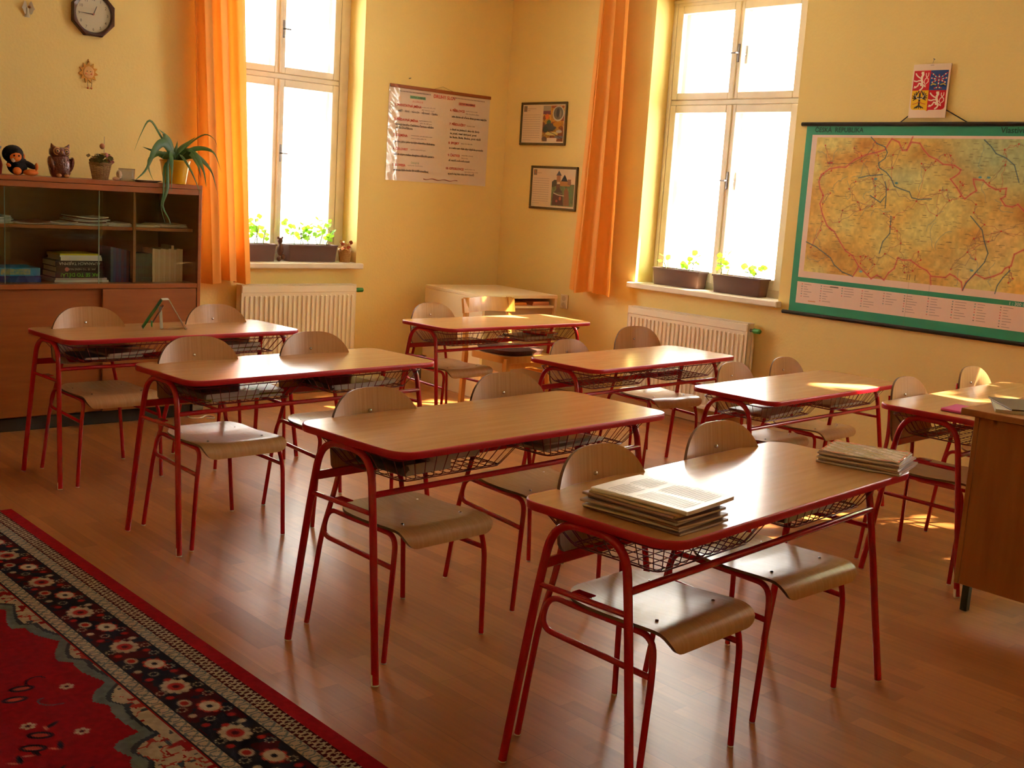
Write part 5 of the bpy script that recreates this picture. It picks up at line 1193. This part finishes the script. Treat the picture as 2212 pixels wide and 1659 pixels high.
# dried flower basket on the sill
def wicker(r_, cx, cy, z0, h, rb, rt, nst, m_):
    b = MB()
    for k in range(nst):
        a = 2*PI*k/nst; b.tube([(cx+rb*math.cos(a), cy+rb*math.sin(a), z0), (cx+rt*math.cos(a), cy+rt*math.sin(a), z0+h)], .0028, 6)
    nr = int(h/.0062)
    for j in range(nr):
        t = j/(nr-1); r = rb+(rt-rb)*t; pts = [(cx+(r+.0018*(1 if (k+j) % 2 else -1))*math.cos(2*PI*k/(2*nst)), cy+(r+.0018*(1 if (k+j) % 2 else -1))*math.sin(2*PI*k/(2*nst)), z0+.003+(h-.006)*t) for k in range(2*nst)]
        b.tube(pts, .0030, 5, closed=True)
    b.lathe([(rb*.98, .002), (rb*.98, .004)], (cx, cy, z0))
    return b.build('wicker', m_, r_)
WICK = mat('wicker', (206, 160, 96), .6, noise=((60, 60, 60), 2, .6, (170, 120, 64)))
db = empty('dried_flower_basket', (4.868, Y1+.02, .9125), label='small wicker basket of dried flowers at the end of the window sill', cat='basket')
wicker(db, 4.868, Y1+.012, .9125, .085, .036, .048, 14, WICK)
rg = random.Random(8); fm = {c: MB() for c in ((206, 120, 60), (232, 206, 170), (190, 150, 90), (160, 70, 40))}
for k in range(46):
    a, r, z = rg.uniform(0, 6.28), .05*math.sqrt(rg.random()), rg.uniform(.985, 1.06); c = rg.choice(list(fm)); s = rg.uniform(.008, .016)
    p = Vector((4.868+r*math.cos(a), Y1+.012+r*math.sin(a), z)); n_ = Vector((rg.gauss(-.4, .6), rg.gauss(-.6, .5), rg.uniform(.0, 1))).normalized(); leafdisc(fm[c], p, s, n_, k, rg)
fm[(190, 150, 90)].ball((4.868, Y1+.012, 1.0), (.04, .036, .03), 12)
for c, b in fm.items(): b.build('dried_flowers', mat('dried_%d_%d_%d' % c, c, .8), db)

# ================================================================ on top of the glass cabinet
TZ = CZ+.0005; TY = 6.62
# plush monkey
mk = empty('plush_monkey', (2.30, TY, TZ), label='black plush monkey with an orange face sitting on the glass cabinet', cat='toy')
FUR = mat('black_fur', (26, 22, 26), .95, bump=(220, 1.0)); OR = mat('orange_felt', (214, 112, 36), .8, bump=(150, .2))
def bl(nm, m_, x, y, z, r, R=None): return MB().ball((2.30+x, TY+y, TZ+z), r, 18, rings=10, R=R).build(nm, m_, mk)
bl('body', FUR, -.01, .0, .055, (.055, .045, .055)); bl('head', FUR, -.035, -.005, .112, (.056, .05, .050))
bl('face', OR, -.033, -.040, .100, (.033, .018, .030)); bl('muzzle', OR, -.028, -.056, .087, (.017, .012, .011)); bl('ear', OR, .020, -.01, .100, (.009, .012, .018))
for dx in (-.045, -.020): bl('eye', mat('bead_black', (16, 16, 20), .2), dx, -.056, .104, (.005, .004, .005))
bl('arm', FUR, .045, -.02, .060, (.045, .018, .016), Matrix.Rotation(.45, 3, 'Y')); bl('hand', OR, .085, -.025, .050, (.010, .010, .022)); bl('hand', OR, -.068, -.035, .052, (.014, .010, .010), Matrix.Rotation(.5, 3, 'Y'))
bl('foot', OR, -.030, -.055, .022, (.024, .016, .0215)); bl('foot', OR, .045, -.05, .018, (.042, .022, .0175)); bl('bib', mat('pale_felt', (206, 186, 166), .8), -.048, -.050, .080, (.012, .008, .012))
# cloth puppet peeping in from the left
pp_ = empty('cloth_puppet', (2.165, TY+.02, TZ), label='cloth puppet with a pale pointed face behind the plush monkey', cat='toy')
CL = mat('skin_cloth', (222, 176, 138), .8)
MB().lathe([(.0, 0), (.05, .0), (.055, .05), (.04, .11), (.028, .135)], (2.165, TY+.03, TZ), 20).build('body', mat('red_check_cloth', (170, 50, 44), .8), pp_)
MB().lathe([(.0, .125), (.045, .135), (.05, .15), (.03, .16)], (2.165, TY+.03, TZ), 20).build('collar', mat('white_cloth', (224, 220, 214), .8), pp_)
MB().lathe([(.012, .150), (.040, .165), (.043, .185), (.034, .215), (.022, .240), (.0, .248)], (2.168, TY+.03, TZ), 22).build('head', CL, pp_)
MB().ball((2.187, TY-.006, TZ+.205), (.006, .004, .008), 10).build('eye', mat('bead_green', (30, 70, 60), .3), pp_)
MB().tube([(2.175, TY-.011, TZ+.180), (2.192, TY-.006, TZ+.176), (2.206, TY+.010, TZ+.172)], .0013, 6).build('mouth', mat('red_thread', (190, 50, 40), .6), pp_)
MB().ball((2.160, TY+.03, TZ+.244), (.024, .024, .012), 12).build('hair', mat('black_wool', (24, 22, 24), .9), pp_)
# owl
ow = empty('ceramic_owl', (2.525, TY, TZ), label='glazed brown ceramic owl on the glass cabinet', cat='ornament')
OWL = mat('brown_glaze', (122, 62, 34), .25, coat=.6, noise=((70, 70, 70), 3, .6, (78, 34, 22)), bump=(120, .5)); OWL2 = mat('tan_glaze', (186, 124, 70), .25, coat=.6)
MB().lathe([(0, 0), (.045, 0), (.056, .02), (.064, .055), (.062, .085), (.050, .110), (.047, .118)], (2.525, TY, TZ), 26, sy=.8).build('body', OWL, ow)
MB().lathe([(.045, .112), (.056, .128), (.056, .150), (.048, .165), (.03, .168), (0, .164)], (2.520, TY, TZ), 26, sy=.8).build('head', OWL, ow)
for s in (-1, 1):
    MB().tube([(2.520+s*.030, TY-.01, TZ+.155), (2.520+s*.045, TY-.012, TZ+.172), (2.520+s*.050, TY-.014, TZ+.186)], [.016, .010, .002], 10).build('ear_tuft', OWL, ow)
    for (r, m_, y) in ((.023, OWL2, .040), (.017, OWL, .0425), (.011, OWL2, .045), (.006, mat('bead_black', (16, 16, 20), .2), .047)): MB().ball((2.520+s*.025, TY-y+.003, TZ+.145), (r, .005, r), 18).build('eye_ring', m_, ow)
    MB().ball((2.525+s*.054, TY-.012, TZ+.072), (.018, .03, .045), 14, R=Matrix.Rotation(s*.25, 3, 'Y')).build('wing', OWL, ow)
    MB().ball((2.525+s*.022, TY-.042, TZ+.011), (.016, .014, .011), 12).build('foot', OWL2, ow)
MB().tube([(2.520, TY-.044, TZ+.142), (2.520, TY-.054, TZ+.128)], [.007, .001], 8).build('beak', OWL2, ow)
# flower basket
fb = empty('flower_basket', (2.756, TY, TZ), label='small woven basket of artificial flowers on the glass cabinet', cat='basket')
wicker(fb, 2.756, TY, TZ, .098, .040, .060, 16, mat('wicker_grey', (176, 134, 92), .6, noise=((60, 60, 60), 2, .6, (136, 96, 60))))
rg = random.Random(12); fm = {c: MB() for c in ((196, 116, 110), (176, 140, 60), (92, 88, 40), (150, 128, 84))}
for k in range(60):
    a, r = rg.uniform(0, 6.28), .066*math.sqrt(rg.random()); x = 2.756+r*math.cos(a); c = (196, 116, 110) if (x > 2.765 and k % 3 == 0) else rg.choice([(176, 140, 60), (92, 88, 40), (150, 128, 84), (92, 88, 40)])
    leafdisc(fm[c], Vector((x, TY+r*math.sin(a), TZ+rg.uniform(.095, .145))), rg.uniform(.008, .017), Vector((rg.gauss(0, .5), rg.gauss(-.6, .4), rg.uniform(.2, 1))).normalized(), k, rg)
fm[(92, 88, 40)].ball((2.756, TY, TZ+.095), (.056, .054, .02), 14)
for (x, z) in ((2.775, .140), (2.800, .128)): fm[(196, 116, 110)].ball((x, TY-.03, TZ+z), .014, 12)
for c, b in fm.items(): b.build('flowers', mat('silk_%d_%d_%d' % c, c, .7), fb)
st = MB().tube([(2.772, TY-.01, TZ+.10), (2.775, TY-.01, TZ+.245)], .0012, 6).build('wire_pick', DARKSTEEL, fb)
MB().ball((2.762, TY-.012, TZ+.190), (.015, .012, .017), 14).build('tiny_pot', mat('terracotta', (176, 112, 70), .6), fb)
# shells, glass, saucer
sh = empty('seashell', (2.862, TY-.03, TZ), label='pale seashell between the flower basket and the glass on the cabinet', cat='ornament')
SHM = mat('shell', (222, 196, 168), .5, bump=(60, .5)); pts = []
for k in range(40): a = k*.42; r = .002+.020*(k/39)**1.2; pts.append((2.85+.03*(1-k/39)*.8, TY-.03+r*math.cos(a), TZ+.021+r*math.sin(a)*.95))
MB().tube(pts, [.0015+.011*(k/39)**1.3 for k in range(40)], 8).xf(Matrix.Translation((0, 0, .012))).build('shell', SHM, sh)
MB().ball((2.835, TY-.035, TZ+.011), (.022, .016, .011), 12).build('shell_base', SHM, sh)
gl = MB().lathe([(.040, .002), (.043, .004), (.047, .068), (.0475, .072), (.045, .070), (.041, .006), (0, .006)], (2.915, TY, TZ), 30).build('glass_cup', mat('clear_tumbler', (226, 226, 230), .05, trans=.9, spec=.8)); tag(gl, 'small clear glass cup beside the potted plant', 'cup')
sa = MB().lathe([(0, .0), (.06, .0), (.085, .010), (.088, .012), (.086, .013), (.06, .004), (0, .004)], (3.03, TY-.02, TZ), 34).build('saucer', mat('white_china', (230, 228, 222), .2, coat=.6)); tag(sa, 'white saucer half under the long green leaves', 'saucer')
# potted plant with long strap leaves
pt = empty('potted_plant', (3.215, TY, TZ), label='strap-leaved plant in a yellow pot at the end of the glass cabinet', cat='plant')
MB().lathe([(0, 0), (.064, 0), (.066, .004), (.086, .128), (.089, .130), (.090, .140), (.084, .141), (.080, .128), (0, .122)], (3.215, TY, TZ), 34).build('pot', mat('yellow_pot', (226, 172, 24), .3, coat=.5), pt)
MB().lathe([(.081, .118), (.0, .126)], (3.215, TY, TZ), 24).build('soil', SOIL, pt)
lm = MB()
def strap(pts, w, seed=0):
    P = [Vector(p) for p in pts]; Q = []
    n = 18
    for k in range(n+1):
        t = k/n*(len(P)-1); i = min(int(t), len(P)-2); s = t-i
        p0, p1, p2, p3 = P[max(i-1, 0)], P[i], P[i+1], P[min(i+2, len(P)-1)]
        Q.append(.5*((2*p1)+(p2-p0)*s+(2*p0-5*p1+4*p2-p3)*s*s+(3*p1-p0-3*p2+p3)*s**3))
    V = []
    for k, q in enumerate(Q):
        tt = k/n; tg = (Q[min(k+1, n)]-Q[max(k-1, 0)]).normalized(); sd = tg.cross(Vector((.25, -1, .12))).normalized()
        if sd.length < .1: sd = Vector((1, 0, 0))
        ww = w*(.35+.65*math.sin(PI*min(1, tt*1.25+.12)))*(1-max(0, tt-.7)/.3*.95)/2; up = tg.cross(sd)
        V += [q-sd*ww+up*ww*.35, q-up*ww*.12, q+sd*ww+up*ww*.35]
    lm.add(V, [(3*k+j, 3*k+j+1, 3*k+j+4, 3*k+j+3) for k in range(n) for j in (0, 1)])
cx, cz = 3.215, TZ+.13
A = lambda x, y, z: (x, TY+y, z)
strap([A(cx, 0, cz), A(3.12, -.01, 1.70), A(3.045, -.02, 1.785), A(2.985, -.03, 1.70), A(2.945, -.03, 1.60)], .016)
strap([A(cx, 0, cz), A(3.18, 0, 1.68), A(3.10, -.02, 1.74)], .040); strap([A(cx, 0, cz), A(3.17, -.03, 1.64), A(3.13, -.03, 1.71), A(3.16, -.03, 1.60)], .05)
strap([A(cx, 0, cz), A(3.25, -.02, 1.64), A(3.33, -.03, 1.71)], .040); strap([A(cx, 0, cz), A(3.29, -.02, 1.66), A(3.38, -.05, 1.73), A(3.445, -.06, 1.70), A(3.46, -.07, 1.62)], .010)
strap([A(cx, 0, cz), A(3.33, -.02, 1.64), A(3.44, -.05, 1.63), A(3.49, -.06, 1.51)], .030); strap([A(cx, 0, cz), A(3.32, -.05, 1.60), A(3.40, -.10, 1.52), A(3.43, -.12, 1.40)], .036)
strap([A(cx, -.02, cz), A(3.29, -.10, 1.61), A(3.33, -.14, 1.52), A(3.345, -.15, 1.42)], .042); strap([A(cx, -.02, cz), A(3.27, -.08, 1.62), A(3.30, -.13, 1.55), A(3.31, -.15, 1.47)], .05)
strap([A(cx, -.02, cz), A(3.13, -.05, 1.66), A(3.05, -.09, 1.62), A(2.98, -.12, 1.50), A(2.90, -.14, 1.432)], .050); strap([A(cx, -.02, cz), A(3.10, -.05, 1.60), A(3.03, -.06, 1.56), A(3.02, -.07, 1.50), A(3.05, -.07, 1.432)], .03)
strap([A(cx, 0, cz), A(3.10, -.02, 1.60), A(3.00, -.02, 1.63)], .035); strap([A(cx, -.02, cz), A(3.14, -.12, 1.60), A(3.12, -.16, 1.50), A(3.115, -.165, 1.38)], .038)
strap([A(cx, -.02, cz), A(3.20, -.10, 1.60), A(3.24, -.15, 1.52), A(3.28, -.17, 1.42), A(3.30, -.17, 1.37)], .020); strap([A(cx, 0, cz), A(3.22, -.02, 1.68)], .045)
strap([A(cx, 0, cz), A(3.12, -.11, 1.55), A(3.10, -.15, 1.40), A(3.07, -.15, 1.30), A(3.11, -.15, 1.22), A(3.12, -.15, 1.18)], .026)
strap([A(cx, 0, cz), A(3.10, -.11, 1.53), A(3.075, -.15, 1.38), A(3.06, -.15, 1.29), A(3.09, -.15, 1.18)], .016)
for k in range(9):
    a = k*.7; strap([A(cx, 0, cz), A(cx+.07*math.cos(a), -.02+.05*math.sin(a), 1.60), A(cx+.12*math.cos(a), -.04+.06*math.sin(a), 1.60+.03*math.sin(k))], .035)
lm.build('leaves', GLEAF, pt, ang=80)

# ================================================================ on the floor by the cabinet
sb = empty('storage_box', (3.35, 6.62, 0), label='grey box on the floor at the foot of the glass cabinet', cat='box')
MB().box(3.345, 3.42, 6.60, 6.86, 0.001, .11, bev=.004).build('box_body', mat('grey_card', (120, 104, 86), .6), sb, smooth=False)
cb_ = MB().tube(fillet([(3.30, 6.58, .004), (3.26, 6.47, .004), (3.33, 6.44, .004), (3.38, 6.50, .004), (3.42, 6.47, .004), (3.40, 6.40, .004), (3.35, 6.42, .004)], .04, 5), .0038, 8).build('white_cable', mat('white_plastic', (225, 222, 215), .4)); tag(cb_, 'white cable lying loose on the floor by the cabinet', 'cable')
ex_ = cb_

# ================================================================ patterned rug
RW, RL_ = 2.0, 3.35; RX, RY = 1.697, 5.012
ru = empty('patterned_rug', (RX-RW/2, RY-RL_/2, 0), label='red and navy oriental rug with a floral border', cat='rug')
cv = Canvas(RW, RL_, .0052, (150, 14, 24)); X, Y = cv.X, cv.Y
NAVY, CRM, RRED, DR, GB = (30, 28, 46), (196, 176, 150), (172, 20, 30), (74, 10, 22), (112, 120, 120)
d = np.minimum(np.minimum(X, RW-X), np.minimum(Y+.048, RL_+.048-Y))
alongY = (np.minimum(X, RW-X) <= np.minimum(Y+.048, RL_+.048-Y)); s_ = np.where(alongY, Y, X)
def band(a, b, c): m_ = (d >= a) & (d < b); cv.a[m_] = np.array(c, float); return m_
band(0, .053, (176, 16, 28)); m_ = band(.053, .102, DR)
q = (d-.0775)/.0245; z1_ = np.abs(((s_/.046) % 1)*2-1)*2-1; m2 = m_ & ((np.abs(q-z1_*.8) < .28) | (np.abs(q+z1_*.8) < .28)); cv.a[m2] = CRM
for (a, b) in ((.102, .148), (.300, .345)):
    m_ = band(a, b, CRM); q = (d-(a+b)/2)/((b-a)/2); ph = (s_/.034) % 1; m2 = m_ & (np.abs(np.hypot((ph-.5)*2, q)-.75) < .16); cv.a[m2] = GB; m3 = m_ & (np.abs(np.abs(q)-.93) < .09); cv.a[m3] = NAVY
band(.148, .300, NAVY)
nz = cv.noise(.05, 3, 3); m_ = (d >= .150) & (d < .298) & (nz > .52); cv.a[m_] = DR
P0 = .355
def motif(px, py, side):
    # px: distance from edge, py along
    if side == 0: return (px, py)
    return (py, px-.048)
def mot(px, py, rx, ry, c, side):
    x, y = motif(px, py, side)
    if side == 0: cv.ell(x, y, rx, ry, c)
    else: cv.ell(x, y, ry, rx, c)
rg = random.Random(2)
for side, L_ in ((0, RL_-.3), (1, RW-.3)):
    k = 0; s = .26
    while s < L_:
        for j in range(10):
            a = 2*PI*j/10; mot(.225+.034*math.cos(a), s+.040*math.sin(a), .011, .013, CRM, side)
        mot(.225, s, .034, .038, CRM, side); mot(.225, s, .024, .026, (182, 46, 44), side); mot(.225, s, .010, .011, DR, side)
        for j in range(8): a = 2*PI*j/8; mot(.205+.026*math.cos(a), s+.17+.032*math.sin(a), .010, .012, (190, 60, 56), side)
        mot(.205, s+.17, .028, .034, (206, 190, 164), side); mot(.205, s+.17, .008, .010, NAVY, side)
        mot(.255, s+.115, .020, .024, CRM, side); mot(.255, s+.115, .012, .014, (170, 40, 40), side)
        for (a, b, c) in ((.18, .06, (182, 40, 40)), (.272, .06, (182, 40, 40)), (.18, .25, (176, 40, 44)), (.268, .27, (176, 40, 44)), (.272, .20, CRM), (.175, .30, CRM), (.225, .30, (182, 40, 40))): mot(a, s+b, .012, .012, c, side)
        for (a, b) in ((.17, .09), (.28, .02), (.24, .24), (.175, .21), (.28, .15), (.20, .31), (.245, .335), (.165, .02)):
            for t in range(8):
                an = 2*PI*t/8; mot(a+.013*math.cos(an), s+b+.013*math.sin(an), .0034, .0034, (196, 180, 150), side)
        s += P0
for a in (.149, .299, .346): m_ = np.abs(d-a) < .003; cv.a[m_] = NAVY
# inner cream spandrels with red scrolls and the red medallion field
inn = d > .352; cv.a[inn] = np.array((190, 170, 142.))
e1, e2 = np.minimum(X, RW-X), np.minimum(Y, RL_-Y)
n1, n2 = cv.noise(.045, 21, 2), cv.noise(.028, 33, 2)
cv.a[inn & (np.abs(n1-.5) < .035)] = (176, 60, 56); cv.a[inn & (n2 > .70)] = (150, 20, 28); cv.a[inn & (n2 < .27)] = (60, 70, 84)
cxm, cym = RW/2, RL_/2
rr = np.hypot((X-cxm)/.60, (Y-cym)/1.22); an = np.arctan2((Y-cym)/1.22, (X-cxm)/.60)
lob = 1+.085*np.abs(np.sin(an*11))-.05*np.abs(np.sin(an*22+.6))
fld = (rr < lob) & inn; edge_ = inn & (np.abs(rr-lob) < .028); edge2 = inn & (np.abs(rr-lob) >= .028) & (np.abs(rr-lob) < .05) & (rr > lob)
cv.a[fld] = (158, 12, 24); cv.a[edge_] = GB; cv.a[edge2] = (60, 66, 80)
for k in range(120):
    a = rg.uniform(0, 6.28); r = math.sqrt(rg.random())*.93; x, y = cxm+.58*r*math.cos(a), cym+1.18*r*math.sin(a); t = rg.random()
    if t < .35:
        for j in range(6): an_ = j*1.047; cv.ell(x+.014*math.cos(an_), y+.014*math.sin(an_), .0075, .0075, CRM)
        cv.ell(x, y, .005, .005, NAVY)
    elif t < .7:
        b = rg.uniform(0, 6.28); pts = [(x+.012*j*math.cos(b+.35*j), y+.012*j*math.sin(b+.35*j)) for j in range(7)]; cv.line(pts, .005, rg.choice([GB, NAVY, (100, 96, 100)]))
    else:
        b = rg.uniform(0, 6.28); cv.ell(x, y, .022, .007, NAVY, 1, b); cv.ell(x+.02, y+.01, .014, .005, (206, 110, 90), 1, b+1)
for k in range(16):
    a = 2*PI*k/16+.2; x, y = cxm+.40*math.cos(a), cym+.85*math.sin(a)
    for s in (-1, 1): cv.ell(x+.02*s, y+.03*s, .034, .020, NAVY, 1, a); cv.ell(x+.02*s, y+.03*s, .024, .011, (190, 70, 60), 1, a)
for k in range(70):
    a = rg.uniform(0, 6.28); r = rg.uniform(1.12, 1.5); x, y = cxm+.6*r*math.cos(a), cym+1.22*r*math.sin(a)
    if .38 < x < RW-.38 and .38 < y < RL_-.38:
        b = rg.uniform(0, 6.28); cv.ell(x, y, .030, .009, (160, 24, 30), 1, b); cv.ell(x+.012, y-.02, .018, .006, (52, 60, 76), 1, b+1.2)
cv.a *= (.80+.14*cv.noise(.012, 50, 1)[..., None])
cv.mesh('pile', RUGM, (RX, RY, .009), (-1, 0, 0), (0, -1, 0), (0, 0, 1), .0085, ru)

# ================================================================ leafy tree outside that breaks up the sunlight
tr = empty('garden_tree', (11.2, .2, -4), label='leafy tree outside the windows that dapples the sunlight', cat='tree')
tk = MB().tube([(11.2, .2, -4), (11.3, .2, 0), (11.1, .3, 4), (11.0, .2, 7)], [.22, .18, .14, .05], 12)
rg = random.Random(31)
for k in range(10):
    a = k*.63; tk.tube([(11.1, .3, 3.6+.25*k), (11.1+1.2*math.cos(a), .3+1.2*math.sin(a), 5+.25*k), (11.1+2.4*math.cos(a), .3+2.4*math.sin(a), 6+.2*k)], [.07, .045, .02], 6)
tk.build('trunk', mat('bark', (120, 104, 84), .9), tr)
lf = MB()
for k in range(2100):
    while True:
        p = Vector((rg.uniform(-1, 1), rg.uniform(-1, 1), rg.uniform(-1, 1)))
        if p.length < 1: break
    p = Vector((11.0+p.x*3.2, .5+p.y*4.4, 7.0+p.z*2.9)); n_ = Vector((rg.gauss(0, 1), rg.gauss(0, 1), rg.gauss(0, 1))).normalized(); leafdisc(lf, p, rg.uniform(.07, .15), n_, k, rg)
lf.build('crown', LEAF, tr)
